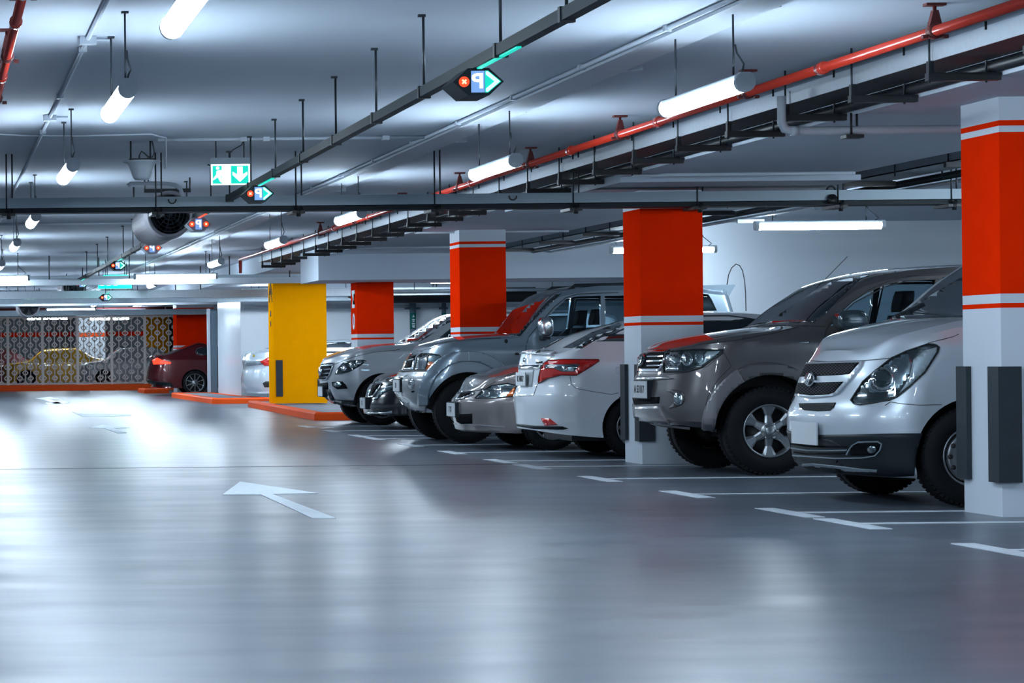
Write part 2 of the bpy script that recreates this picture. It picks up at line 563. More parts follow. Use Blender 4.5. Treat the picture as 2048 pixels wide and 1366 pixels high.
for d, w in zip(far, ['highest of the slanted row on the exit sign side', 'second highest of the slanted row on the exit sign side', 'third of the slanted row, nearly level with the exit sign', 'just below the long cross tray near the jet fan', 'fifth of the slanted row near the jet fan', 'smallest and lowest of the slanted row beside the lane edge']):
    lamp(1.09, d - 0.75, 0, 'slanted tube lamp ' + w.replace('slanted ', ''), 'tube lamps over the open lane')
for d, w in zip(far[1:], ['largest, above the red fire pipe', 'second largest, beside the red fire pipe', 'third, under the long cross tray', 'fourth, before the yellow pillar', 'fifth and smallest, near the end of the red pipe']):
    lamp(4.476, d - 0.75, 0, 'tube lamp along the red pipe, ' + w, 'tube lamps beside the red fire pipe')
for d in (8.2, 4.0, 0.0):
    lamp(1.09, d - 0.75, 0, 'white tube lamp over the lane, behind the camera edge of view', 'tube lamps out of view')
    lamp(4.476, d - 0.75 - 0.4, 0, 'white tube lamp over the lane, behind the camera edge of view', 'tube lamps out of view')
for x, y, w in ((10.45, 30.0, 'longest, glowing before the white wall behind the bronze off-roader'), (10.50, 36.6, 'short-looking one at the edge of the second red pillar'),
                (10.55, 42.5, 'upper bright one between the second and third red pillars'), (9.2, 45.8, 'middle one between the second and third red pillars'),
                (10.7, 51.0, 'lowest one just above the silver off-roader roof'),                 (8.55, 47.5, 'one showing at the edge of the third red pillar'), (9.35, 57.5, 'one between the lettered pillar and the third red pillar'), (7.75, 57.5, 'one beside the broad yellow pillar top')):
    lamp(x, y, PI / 2, 'tube lamp across the bays, ' + w, 'tube lamps over the parking bays')
for x, y in ((10.3, 14.0), (10.3, 21.5), (10.3, 6.5), (13.5, 18.0), (13.5, 26.5)):
    lamp(x, y, PI / 2, 'unseen white tube lamp added over the bays beyond the edge of view', 'tube lamps out of view')  # unseen lamps, added to light the near sides of the parked cars
for x, y, w in ((4.44, 46.4, 'long bright bar between yellow pillar and small signs'), (1.02, 46.4, 'bright bar at the picture edge under the jet fan'),
                (4.2, 77.0, 'bright bar above the middle of the lattice fence'), (5.9, 79.6, 'bar next to the bright one above the lattice fence'), (3.2, 66.0, 'bar above the green signs'),
                (5.75, 66.0, 'bar beside the far cable tray'), (4.2, 93.0, 'seen through the top of the lattice fence'), (6.6, 95.0, 'glowing behind the fence next to the small yellow pillar'), (1.2, 60.0, 'far one over the empty lane')):
    lamp(x, y, PI / 2, 'tube lamp lying across the lane, ' + w.replace('left of', 'beside'), 'far tube lamps across the lane')
for d in (52.5, 58.5, 64.5, 71.0):
    lamp(1.09, d - 0.75, 0, 'far tiny tube lamp continuing the slanted lane row', 'far tiny lane lamps')
    lamp(4.476, d - 0.75, 0, 'far tiny tube lamp continuing the row along the red pipe', 'far tiny pipe-side lamps')

# ------------------------------------------------------------------ black sign rail with its guidance signs
RX, RZ = 2.80, H + 1.49
rail = empty('sign_rail', (RX, 8, RZ))
tag(rail, 'long dark rail under the ceiling carrying the parking guidance signs', 'rail')
add_obj('rail_bar', Box(-0.028, 0.028, 0, 42, -0.028, 0.028), M_DARK, rail)
for d in (9.6, 11.2, 12.5, 14.45, 16.0, 17.6, 19.15, 20.7, 22.3, 23.9, 25.5, 27.9, 29.5, 31.1, 33.8, 35.4, 37.2, 40.5, 43, 46):
    bm = bmesh.new()
    tube(bm, [(0, d - 8, 0.028), (0, d - 8, CEIL - RZ)], 0.008, 6)
    box(bm, -0.03, 0.012, d - 8.012, d - 7.988, CEIL - RZ - 0.015, CEIL - RZ)
    add_obj('hanger_rod', bm, M_ROD, rail)
    add_obj('clamp', Box(-0.035, 0.035, d - 8.02, d - 7.98, -0.036, 0.034), M_BLACK, rail)

def hexa(w, h, tip):
    return [(-w, 0), (-w + tip, h), (w - tip, h), (w, 0), (w - tip, -h), (-w + tip, -h)]
def guide_sign(x, y, z, left, right, label, s=1.0):
    o = empty('guidance_sign', (x, y, z))
    tag(o, label, 'guidance sign', 'hexagonal parking guidance signs')
    W, Hh, T = 0.122 * s, 0.062 * s, 0.075 * s
    bm = bmesh.new()
    prism(bm, [(a, 0.0, b) for a, b in hexa(W * 1.06, Hh * 1.12, T)], (0, 0.30, 0))
    add_obj('casing', bm, M_DARK if left == 'x' and right == '<' else M_LGREY, o)
    def blob(nm, pts, m, t=0.004, y=-0.001):
        bm = bmesh.new()
        prism(bm, [(a * s, y, b * s) for a, b in pts], (0, -t, 0))
        return add_obj(nm, bm, m, o)
    blob('blue_panel', [(-0.038, -0.055), (0.03, -0.055), (0.03, 0.055), (-0.038, 0.055)], G_BLUE)
    text_mesh('letter', 'P', 0.105 * s, 0.002, G_WHITE, o, Matrix.Translation((-0.004, -0.007, 0)) @ Matrix.Diagonal((-1.15, 1, 1, 1)) @ FACE_CAM)
    for side, k in ((left, -1), (right, 1)):
        if side == 'x':
            b = blob('red_light', [(k * 0.074 + 0.027 * math.cos(t * PI / 8), 0.027 * math.sin(t * PI / 8)) for t in range(16)], G_RED)
            bm = bmesh.new()
            for a in (PI / 4, -PI / 4):
                c, q = math.cos(a), math.sin(a)
                prism(bm, [((k * 0.074 + c * u - q * v) * s, -0.006, (q * u + c * v) * s) for u, v in ((-.014, -.004), (.014, -.004), (.014, .004), (-.014, .004))], (0, -0.003, 0))
            add_obj('cross', bm, G_AMB, b)
        elif side == '<':
            p = blob('teal_panel', [(k * 0.033, 0.056), (k * 0.048, 0.056), (k * 0.115, 0), (k * 0.048, -0.056), (k * 0.033, -0.056)], G_TEAL)
            bm = bmesh.new()
            prism(bm, [(k * a * s, -0.006, b * s) for a, b in ((0.036, 0.052), (0.046, 0.052), (0.108, 0), (0.046, -0.052), (0.036, -0.052), (0.036, -0.036), (0.080, 0), (0.036, 0.036))], (0, -0.003, 0))
            add_obj('arrow', bm, G_MINT, p)
    if right == '<':
        add_obj('light_strip', Box(-0.012, 0.012, -0.9, -0.02, Hh * 1.0, Hh * 1.0 + 0.012), G_TEAL, o)
    else:
        add_obj('light_strip', Box(-0.012, 0.012, -0.7, -0.02, Hh * 1.0, Hh * 1.0 + 0.012), G_RED, o)
    return o
sz = RZ - 0.098
for px, py, l, r, lab in ((957, 160, 'x', '<', 'largest hexagonal parking sign with mirrored P, red cross and mint arrow'),
                     (518, 390, 'x', '<', 'hexagonal sign with mirrored P and mint arrow crossing the grey tray'),
                     (398, 449, 'x', 'x', 'hexagonal sign with two red crosses next to the jet fan mouth'),
                     (305, 503, 'x', 'x', 'hexagonal sign with two red crosses hanging below the jet fan'),
                     (236, 534, 'x', '<', 'small hexagonal sign with green arrow above the green direction board'),
                     (163, 567, 'x', '<', 'tiny hexagonal sign before the far round duct'),
                     (212, 595, 'x', '<', 'tiny hexagonal sign under the green direction board')):
    a, b = U(px, py)
    d = RX * F / a if px != 212 else 50.0
    gs = guide_sign(a * d / F, d, sz if px != 212 else H + b * d / F, l, r, lab)
    if px == 212:
        add_obj('hanger_rod', Tube([(0, 0.1, 0.06), (0, 0.1, CEIL - gs.location.z)], 0.008, 6), M_ROD, gs)

# ------------------------------------------------------------------ conduits on the ceiling
def conduit(name, pts, r, label, cat='conduit', m=None, group=None, saddles=()):
    o = empty(name, pts[0])
    tag(o, label, cat, group)
    p0 = Vector(pts[0])
    add_obj('pipe', Tube([Vector(p) - p0 for p in pts], r, 10), m or M_COND, o)
    for s in saddles:
        s = Vector(s) - p0
        add_obj('saddle', Box(s.x - r * 1.8, s.x + r * 1.8, s.y - 0.03, s.y + 0.03, s.z - r * 1.35, s.z + r * 1.3), m or M_COND, o)
    return o
zc = CEIL - 0.016
o = conduit('ceiling_conduit', [(0.95, 6, zc), (0.95, 80, zc)], 0.014, 'long thin conduit on the ceiling by the slanted lane lamps', saddles=[(0.95, y, zc) for y in (8.6, 10.6, 13, 15.8, 18.6, 21.5)])
for y in (11.4, 15.3, 20.2):
    add_obj('junction_box', Box(-0.05, 0.05, y - 6.05, y - 5.95, -0.03, 0.014), M_COND, o)
    add_obj('branch_pipe', Tube([(0.05, y - 6, 0), (0.14, y - 6 + 0.02, 0)], 0.010, 6), M_COND, o)
bm = bmesh.new()
tr = empty('ceiling_trunking', (4.355, 6, CEIL))
tag(tr, 'wide flat trunking with twin edge conduits running along the ceiling', 'trunking')
add_obj('flat_panel', Box(0.02, 0.28, 0, 76, -0.05, 0), M_COND, tr)
for x in (0.0, 0.30):
    add_obj('edge_pipe', Tube([(x, 0, -0.018), (x, 76, -0.018)], 0.016, 8), M_COND, tr)
    for y in range(0, 44):
        if y % 2 == (0 if x else 1):
            add_obj('saddle', Box(x - 0.026, x + 0.026, y * 1.0, y * 1.0 + 0.05, -0.037, 0), M_COND, tr)
for y in (11.0, 16.6, 23.2):
    add_obj('junction_box', Box(0.27, 0.40, y, y + 0.10, -0.045, 0), M_COND, tr)
conduit('cross_conduit', [(2.0, 22.4, zc), (4.34, 22.4, zc)], 0.016, 'pale conduit crossing the ceiling above the exit sign', group='cross conduits', saddles=[(x, 22.4, zc) for x in (2.75, 2.95, 3.6, 4.0)])
conduit('cross_conduit', [(0.9, 36.2, zc), (3.3, 36.2, zc)], 0.016, 'pale conduit crossing the ceiling behind the jet fan', group='cross conduits')
conduit('cross_conduit', [(0.2, 31.6, zc), (0.32, 31.6, zc), (2.5, 31.6, zc)], 0.02, 'pale conduit crossing the ceiling in front of the jet fan', group='cross conduits')
conduit('cross_conduit', [(6.3, 33.2, SOFF - 0.014), (8.3, 33.2, SOFF - 0.014)], 0.016, 'thin conduit across the lowered ceiling before the third red pillar', group='cross conduits')
conduit('cross_conduit', [(6.3, 37.8, SOFF - 0.014), (8.3, 37.8, SOFF - 0.014)], 0.016, 'thin conduit across the lowered ceiling behind the third red pillar', group='cross conduits')
conduit('cross_conduit', [(6.3, 22.9, SOFF - 0.014), (8.3, 22.9, SOFF - 0.014)], 0.016, 'thin conduit across the lowered ceiling before the second red pillar', group='cross conduits')
conduit('loose_cable', [(0.15, 21.5, zc + .008), (0.8, 21.9, zc + .008), (1.3, 22, zc + .008), (1.9, 21.9, zc + .008), (2.05, 22.2, zc), (2.08, 22.6, 2.75)], 0.008, 'loose thin cable drooping over to the white horn speaker', 'cable')

# ------------------------------------------------------------------ red fire pipes
def fire_pipe(x, y0, y1, z, r, hang, couple, label, drop=0):
    o = empty('fire_pipe', (x, y0, z))
    tag(o, label, 'pipe', 'red fire pipes')
    pts = [(0, 0, 0), (0, y1 - y0, 0)]
    if drop: pts += [(0.02, y1 - y0 + 0.1, -0.04), (0.02, y1 - y0 + 0.12, -drop)]
    add_obj('pipe', Tube(pts, r, 14), M_PIPE, o)
    for y in couple:
        bm = bmesh.new()
        lathe(bm, [(r, y - y0 - 0.05), (r * 1.35, y - y0 - 0.045), (r * 1.35, y - y0 + 0.045), (r, y - y0 + 0.05)], 'Y', 14)
        add_obj('coupling', bm, M_PIPE, o)
    for y in hang:
        h = o_h = CEIL - z
        bm = bmesh.new()
        yy = y - y0
        lathe(bm, [(r, yy - 0.03), (r * 1.5, yy - 0.03), (r * 1.5, yy + 0.03), (r, yy + 0.03)], 'Y', 12)
        for s in (-1, 1):
            prism(bm, [(s * r * 1.4, yy - 0.015, -0.02), (s * (r * 1.4 + 0.03), yy - 0.015, -0.02), (s * (r * 1.4 + 0.03), yy - 0.015, -0.04), (s * r * 1.4, yy - 0.015, -0.04)], (0, 0.03, 0))
        tube(bm, [(0, yy, r), (0, yy, h)], 0.011, 8)
        prism(bm, [(-0.035, yy - 0.02, r), (0.035, yy - 0.02, r), (0.014, yy - 0.02, h * 0.75), (-0.014, yy - 0.02, h * 0.75)], (0, 0.04, 0))
        box(bm, -0.055, 0.055, yy - 0.03, yy + 0.03, h - 0.015, h)
        add_obj('pipe_hanger', bm, M_CLAMP, o)
    return o
FPX = 5.60; FPZ = H + 1.775
fire_pipe(FPX, 7, 46.3, FPZ, 0.030, (11.0, 14.2, 17.45, 20.7, 23.8, 27.0, 30.3, 33.5, 36.7), (12.6, 16.0, 19.6, 22.3, 26.4, 29.0, 32.6, 35.4), 'long glossy red fire pipe under the ceiling beside the tube lamps', drop=0.25)
fire_pipe(0.455, 4, 40, H + 1.77, 0.026, (9.1, 12.3, 14.9, 17.3), (10.6, 13.4, 16), 'short length of red fire pipe cut by the upper picture corner')
# ------------------------------------------------------------------ cable tray with black brackets beside the fire pipe
TX0, TX1, TZ = 5.90, 6.24, H + 1.70
tray = empty('cable_tray', (TX0, 10, TZ))
tag(tray, 'long cable tray on black cross brackets running beside the red fire pipe', 'cable tray', 'cable trays')
L = 36
bm = bmesh.new()
box(bm, 0, 0.008, 0, L, 0, 0.085)
box(bm, TX1 - TX0 - 0.008, TX1 - TX0, 0, L, 0, 0.085)
add_obj('side_rail', bm, M_GALV, tray)
add_obj('tray_bed', Box(0.009, TX1 - TX0 - 0.009, 0, L, 0.002, 0.008), M_DARK, tray)
for i, (x, r, m) in enumerate(((0.08, 0.03, M_BLACK), (0.15, 0.026, M_LGREY), (0.22, 0.03, M_DARK), (0.285, 0.022, M_LGREY))):
    add_obj('cable', Tube([(x, 0.0, 0.01 + r), (x, L, 0.01 + r)], r, 8), m, tray)
add_obj('insulated_pipe', Tube([(0.362, 0, -0.036), (0.362, L, -0.036)], 0.034, 10), M_BLACK, tray)
for i, d in enumerate([12.4, 13.65] + [15.0 + 1.265 * k for k in range(25)]):
    y = d - 10
    bm = bmesh.new()
    box(bm, -0.035, 0.355, y - 0.03, y + 0.03, -0.118, -0.072)
    box(bm, -0.03, 0.0, y - 0.02, y + 0.02, -0.072, -0.001)
    add_obj('bracket', bm, M_BLACK, tray)
    bm = bmesh.new()
    tube(bm, [(-0.02, y, -0.13), (-0.02, y, CEIL - TZ)], 0.007, 6)
    add_obj('hanger_rod', bm, M_ROD, tray)
    bm = bmesh.new()
    tube(bm, [(0.315, y, -0.13), (0.315, y, CEIL - TZ)], 0.007, 6)
    add_obj('hanger_rod', bm, M_ROD, tray)
    add_obj('bracket_end', Box(0.356, 0.392, y - 0.03, y + 0.03, -0.118, -0.072), M_BLACK, tray)
# pale pipe beside the tray with an elbow going across
p = [(5.86, 9, 2.72), (5.86, 16.9, 2.72), (5.80, 17.25, 2.70), (5.80, 17.3, 2.56), (5.82, 17.3, 2.50), (5.90, 17.3, 2.46), (12.0, 17.3, 2.46)]
bm = bmesh.new()
o = empty('drain_pipe', (0, 0, 0))
a = at(1563, 222, 17.3); b = at(1585, 262, 17.3)
tag(o, 'pale grey drain pipe bending out of the cable tray towards the first red pillar', 'pipe')
add_obj('pipe', Tube([(a.x, 17.3, a.z + 0.10), (a.x, 17.3, b.z + 0.06), (a.x + 0.02, 17.3, b.z + 0.015), (a.x + 0.07, 17.3, b.z), (10.8, 17.3, b.z)], 0.029, 14), M_LGREY, o)
bm = bmesh.new()
lathe(bm, [(0.029, a.x + 0.06), (0.034, a.x + 0.06), (0.034, a.x + 0.11), (0.029, a.x + 0.11)], 'X', 14, (0, 17.3, b.z))
add_obj('collar', bm, M_LGREY, o)
c = at(1708, 262, 17.3)
bm = bmesh.new()
box(bm, c.x - 0.07, c.x + 0.05, 17.25, 17.36, c.z - 0.05, c.z - 0.028)
tube(bm, [(c.x + 0.03, 17.33, c.z - 0.04), (c.x + 0.03, 17.33, SOFF)], 0.008, 6)
tube(bm, [(c.x - 0.03, 17.27, c.z - 0.04), (c.x - 0.03, 17.27, SOFF)], 0.008, 6)
add_obj('pipe_hanger', bm, M_BLACK, o)

# second tray over the bays
tray2 = empty('cable_tray', (9.0, 19, H + 1.66))
tag(tray2, 'second cable tray hanging over the parking bays before the white wall', 'cable tray', 'cable trays')
bm = bmesh.new()
box(bm, 0, 0.01, 0, 38, 0, 0.12); box(bm, 0.39, 0.4, 0, 38, 0, 0.12); box(bm, 0, 0.4, 0, 38, 0, 0.01)
add_obj('tray_channel', bm, M_GALV2, tray2)
for k in range(15):
    y = 1.0 + k * 2.5
    bm = bmesh.new()
    box(bm, -0.05, 0.45, y - 0.03, y + 0.03, -0.05, -0.002)
    add_obj('bracket', bm, M_BLACK, tray2)
    for x in (-0.02, 0.42):
        for dy in (0, 1.25):
            add_obj('hanger_rod', Tube([(x, y + dy, -0.04), (x, y + dy, CEIL - H - 1.66)], 0.008, 6), M_ROD, tray2)
add_obj('cable', Tube([(0.52, 0, -0.03), (0.52, 38, -0.03)], 0.035, 8), M_DARK, tray2)
tray3 = empty('bay_conduit', (9.68, 22, H + 1.58))
tag(tray3, 'thin steel conduit with flat cross supports beside the second cable tray', 'conduit')
add_obj('pipe', Tube([(0.12, 0, 0.03), (0.12, 20, 0.03)], 0.02, 8), M_GALV, tray3)
for y in (1.0, 3.6, 5.9, 8.6):
    add_obj('bracket', Box(0, 0.32, y, y + 0.05, -0.035, 0.009), M_GALV2, tray3)
for k in range(6):
    add_obj('hanger_rod', Tube([(0.25, 1 + k * 3.5, 0.0), (0.25, 1 + k * 3.5, CEIL - H - 1.58)], 0.008, 6), M_ROD, tray3)

# ------------------------------------------------------------------ the grey cross tray over the lane
ct = empty('cross_tray', (-1.5, 24.0, H + 1.375))
tag(ct, 'long grey channel tray crossing the whole lane in front of the second red pillar', 'cable tray', 'cable trays')
z0 = 0.0
bm = bmesh.new()
prism(bm, [(0, 0, 0.045), (0, 0, 0.14), (0, 0.012, 0.14), (0, 0.012, 0.055), (0, 0.30, 0.055), (0, 0.30, 0.14), (0, 0.31, 0.14), (0, 0.31, 0.045)], (11.7, 0, 0))
add_obj('tray_channel', bm, mat('tray_blue_grey', (0.30, 0.37, 0.42), 0.5, 0.2), ct)
bm = bmesh.new()
box(bm, 0, 11.7, 0.03, 0.28, 0.0, 0.04)
add_obj('under_rail', bm, M_DARK, ct)
for px in (16, 312, 590, 865, 1140, 1386, 1665, 1890):
    q = at(px, 400, 24.2)
    x = q.x + 1.5
    for dx, m in ((-0.02, 0), (0.035, 0)):
        add_obj('hanger_rod', Tube([(x + dx, -0.02 + abs(dx), -0.02), (x + dx, -0.02 + abs(dx), (CEIL if q.x < 6.3 or q.x > 8.4 else SOFF) - H - 1.375)], 0.008, 6), M_ROD, ct)
    bm = bmesh.new()
    box(bm, x - 0.06, x + 0.06, -0.035, 0.33, -0.03, -0.002)
    tube(bm, [(x, -0.02, -0.06), (x, -0.02, 0.02)], 0.022, 8)
    add_obj('bracket', bm, M_BLACK, ct)
for px in (341, 1018):
    q = at(px, 395, 24.15)
    x = q.x + 1.5
    add_obj('cable_loop', Tube(arc((x, -0.012, 0.11), 0.035, PI * 0.95, PI * 2.05, 8), 0.006, 6), M_BLACK, ct)
o = empty('wall_bell', at(1663, 398, 24.0))
tag(o, 'small black round sounder clamped on the grey cross tray', 'sounder')
bm = bmesh.new(); lathe(bm, [(0.0, -0.03), (0.045, -0.03), (0.045, 0.05), (0.0, 0.05)], 'Y', 14); add_obj('drum', bm, M_BLACK, o)
add_obj('clamp_loop', Tube(arc((0, 0.01, 0.08), 0.04, 0, 2 * PI, 12), 0.009, 6), M_BLACK, o)

# far cross trays and pipes
for i, (y, z, h2, dp, m, lab, x1) in enumerate((
        (47.6, 2.44, 0.11, 0.25, M_GALV, 'far pale tray crossing the lane just below the long far lamp', 7.0),
        (48.6, 2.52, 0.12, 0.4, M_GALV2, 'far dull tray crossing the lane above the broad yellow pillar', 11.0),
        (53.9, 2.34, 0.16, 0.35, M_GALV, 'far tray crossing at the white wall top', 11.0),
        (59.5, 2.36, 0.10, 0.3, M_GALV2, 'thin far tray crossing in front of the white wall', 11.0),
        (68.0, 2.48, 0.12, 0.3, M_GALV, 'thin far tray crossing near the green signs', 7.4),
        (73.0, 2.30, 0.16, 0.4, M_GALV2, 'far tray crossing above the far red pillar', 9.0),
        (83.5, 2.50, 0.16, 0.3, M_GALV, 'grey beam-like tray resting above the lattice fence', 9.0))):
    o = empty('far_cross_tray', (0.2, y, z))
    tag(o, lab, 'cable tray', 'far cross trays')
    add_obj('tray_channel', Box(0, x1, 0, dp, 0, h2), m, o)
    for k in range(5):
        x = 0.5 + k * (x1 - 1) / 4
        add_obj('hanger_rod', Tube([(x, dp / 2, h2), (x, dp / 2, CEIL - z)], 0.012, 6), M_ROD, o)
conduit('far_pipe', [(0.2, 80, 2.62), (8, 80, 2.62)], 0.05, 'dark red far pipe crossing over the lattice fence', 'pipe', M_CLAMP)
conduit('far_pipe', [(0.2, 57.6, 2.9), (6.2, 57.6, 2.9)], 0.04, 'pale far pipe crossing behind the small green signs', 'pipe', M_LGREY)
fp = conduit('far_pipe', [(6.9, 58.5, 2.52), (12.8, 58.5, 2.52)], 0.035, 'dark red pipe seen beside the lettered pillar top', 'pipe', M_PIPE)
for x in (0.6, 2.6, 4.6): add_obj('hanger_rod', Tube([(x, 0, 0.03), (x, 0, (SOFF if x < 1.4 else CEIL) - 2.52)], 0.01, 6), M_ROD, fp)
# dark cones / ducts between the second and third red pillars
o = empty('round_duct', (10.2, 55.8, 2.37))
tag(o, 'black round duct showing above the silver off-roader roof', 'duct')
bm = bmesh.new(); lathe(bm, [(0.02, -1.1), (0.11, -0.9), (0.16, -0.6), (0.16, 3), (0.14, 3.0)], 'X', 20); add_obj('casing', bm, M_BLACK, o)
for x in (-0.3, 2.0): add_obj('hanger_rod', Tube([(x, 0, 0.14), (x, 0, CEIL - 2.37)], 0.01, 6), M_ROD, o)
for z, y in ((2.62, 44.2), (2.52, 50.2), (2.42, 53.6)):
    bp = conduit('bay_pipe', [(9.64, y, z), (13.5, y, z)], 0.035, 'grey pipe crossing the bays at height %s' % {2.62: 'just under the ceiling', 2.52: 'between two bright tubes', 2.42: 'above the dark duct'}[z], 'pipe', M_GALV2, 'pipes crossing the bays')
    for x in (0.5, 3.4): add_obj('hanger_rod', Tube([(x, 0, 0.03), (x, 0, CEIL - z)], 0.008, 6), M_ROD, bpy.data.objects[bp.name])

# ------------------------------------------------------------------ exit sign, speaker, jet fan
def exit_sign(c, s, label, cord=True):
    o = empty('exit_sign', c)
    tag(o, label, 'exit sign', 'illuminated green exit signs')
    w, h = 0.165 * s, 0.088 * s
    bm = bmesh.new()
    prism(bm, [(-w * 1.07, -0.03, h), (w * 1.07, -0.03, h), (w * 1.07, -0.03, h + 0.03), (w * 0.98, -0.03, h + 0.055), (-w * 0.98, -0.03, h + 0.055), (-w * 1.07, -0.03, h + 0.03)], (0, 0.07, 0))
    add_obj('housing', bm, M_GALV2, o)
    add_obj('panel', Box(-w, w, 0, 0.012, -h, h - 0.001), G_WHITE, o)
    bm = bmesh.new()
    box(bm, -w * 0.92, -w * 0.08, -0.004, -0.0005, -h * 0.88, h * 0.84)
    box(bm, w * 0.02, w * 0.92, -0.004, -0.0005, -h * 0.88, h * 0.84)
    add_obj('green_field', bm, G_TEAL, o)
    bm = bmesh.new()
    y = -0.005
    def P(pts): prism(bm, [(a * w, y, b * h) for a, b in pts], (0, -0.003, 0))
    P([(0.34, 0.75), (0.62, 0.75), (0.62, 0.0), (0.86, 0.25), (0.86, -0.05), (0.48, -0.72), (0.10, -0.05), (0.10, 0.25), (0.34, 0.0)])
    add_obj('arrow', bm, G_WHITE, o)
    bm = bmesh.new()
    P([(-0.45, 0.8), (-0.09, 0.8), (-0.09, -0.85), (-0.45, -0.85)])
    P([(-0.72, 0.35), (-0.50, 0.45), (-0.38, 0.1), (-0.50, -0.2), (-0.42, -0.7), (-0.52, -0.75), (-0.66, -0.25), (-0.88, -0.55), (-0.92, -0.45), (-0.74, 0.0)])
    P([(-0.66 + 0.09 * math.cos(t * PI / 5), 0.62 + 0.16 * math.sin(t * PI / 5)) for t in range(10)])
    add_obj('running_figure', bm, G_WHITE, o)
    for x in (-w * 0.72, w * 0.72): add_obj('hanger_rod', Tube([(x, 0.03, h + 0.05), (x, 0.03, CEIL - c[2])], 0.006, 6), M_ROD, o)
    if cord:
        add_obj('cord', Tube([(0.0, 0.02, h + 0.05), (0.0, 0.02, h + 0.10), (0.03, 0.02, h + 0.13), (w * 0.6, 0.02, h + 0.17), (w * 0.72, 0.02, h + 0.22)], 0.006, 6), M_ROD, o)
exit_sign(at(461, 349, 22.7), 1.05, 'large green exit sign with running figure and down arrow hanging from the ceiling')
exit_sign(at(60, 602, 62), 0.9, 'small far exit sign hanging over the dark round duct', False)

def board(c, w, h, label, marks, dark=False):
    o = empty('direction_board', c)
    tag(o, label, 'sign', 'green direction boards')
    add_obj('panel', Box(-w, w, 0, 0.04, -h, h), G_GREEN if dark else G_BOARD, o)
    bm = bmesh.new()
    for pts in marks: prism(bm, [(a * w, -0.001, b * h) for a, b in pts], (0, -0.004, 0))
    add_obj('lettering', bm, G_WHITE, o)
    for x in (-w * 0.7, w * 0.7): add_obj('hanger_rod', Tube([(x, 0.02, h), (x, 0.02, CEIL - c[2])], 0.01, 6), M_ROD, o)
    return o
def Lc(x): return [(x, 0.75), (x + 0.05, 0.75), (x + 0.05, -0.1), (x + 0.24, -0.1), (x + 0.24, -0.35), (x, -0.35)]
board(at(230, 568, 52), 0.34, 0.09, 'bright green direction board with white characters under the row of guidance signs',
      [Lc(-0.9), Lc(-0.5), Lc(-0.1), [(0.6, 0.4), (0.8, 0.5), (0.85, 0), (0.75, -0.3), (0.55, -0.2)]])
board(at(232, 553, 51), 0.25, 0.03, 'thin mint light bar just above the bright green direction board', [[(-0.9, 0.5), (0.9, 0.5), (0.9, -0.5), (-0.9, -0.5)]])
board(at(152, 592, 58), 0.31, 0.06, 'dark green direction board with white mark under the far round duct',
      [[(-0.85, 0.4), (-0.6, 0.5), (-0.55, -0.2), (-0.8, -0.3)], [(-0.3, 0.4), (0.2, 0.8), (0.2, 0.3), (0.02, 0.2), (0.02, -0.7), (-0.15, -0.7), (-0.15, 0.1), (-0.3, 0.0)]], True)

c = at(283, 323, 22.7)
o = empty('horn_speaker', c)
tag(o, 'white round tapered speaker hanging from two rods above the jet fan', 'speaker')
bm = bmesh.new()
lathe(bm, [(0.0, 0.006), (0.165, 0.004), (0.172, 0.0), (0.165, -0.008), (0.125, -0.02), (0.105, -0.07), (0.08, -0.14), (0.06, -0.165), (0.0, -0.17)], 'Z', 32)
add_obj('body', bm, M_LGREY, o)
add_obj('top_plate', Box(-0.11, 0.11, -0.06, 0.06, 0.006, 0.025), M_BLACK, o)
for x in (-0.095, 0.08):
    add_obj('hanger_rod', Tube([(x, 0, 0.025), (x, 0, CEIL - c.z)], 0.009, 6), M_ROD, o)
add_obj('cord', Tube([(-0.02, 0, 0.025), (-0.02, 0, 0.05), (0.0, 0, 0.09), (0.03, 0, 0.07), (0.06, 0, 0.04), (0.10, 0, 0.04), (0.115, 0, 0.08), (0.105, 0, 0.14), (0.09, 0, 0.2)], 0.007, 6), M_ROD, o)
bc = conduit('bent_conduit', [at(255, 372, 24.6), at(262, 367, 24.6), at(330, 367, 24.6), at(350, 370, 24.6), at(361, 378, 24.6), at(365, 390, 24.6), at(365, 398, 24.6)], 0.019, 'white bent conduit curving down behind the grey cross tray')
add_obj('hanger_rod', Tube([(0.2, 0, 0.04), (0.2, 0, CEIL - bc.location.z)], 0.006, 6), M_ROD, bc)

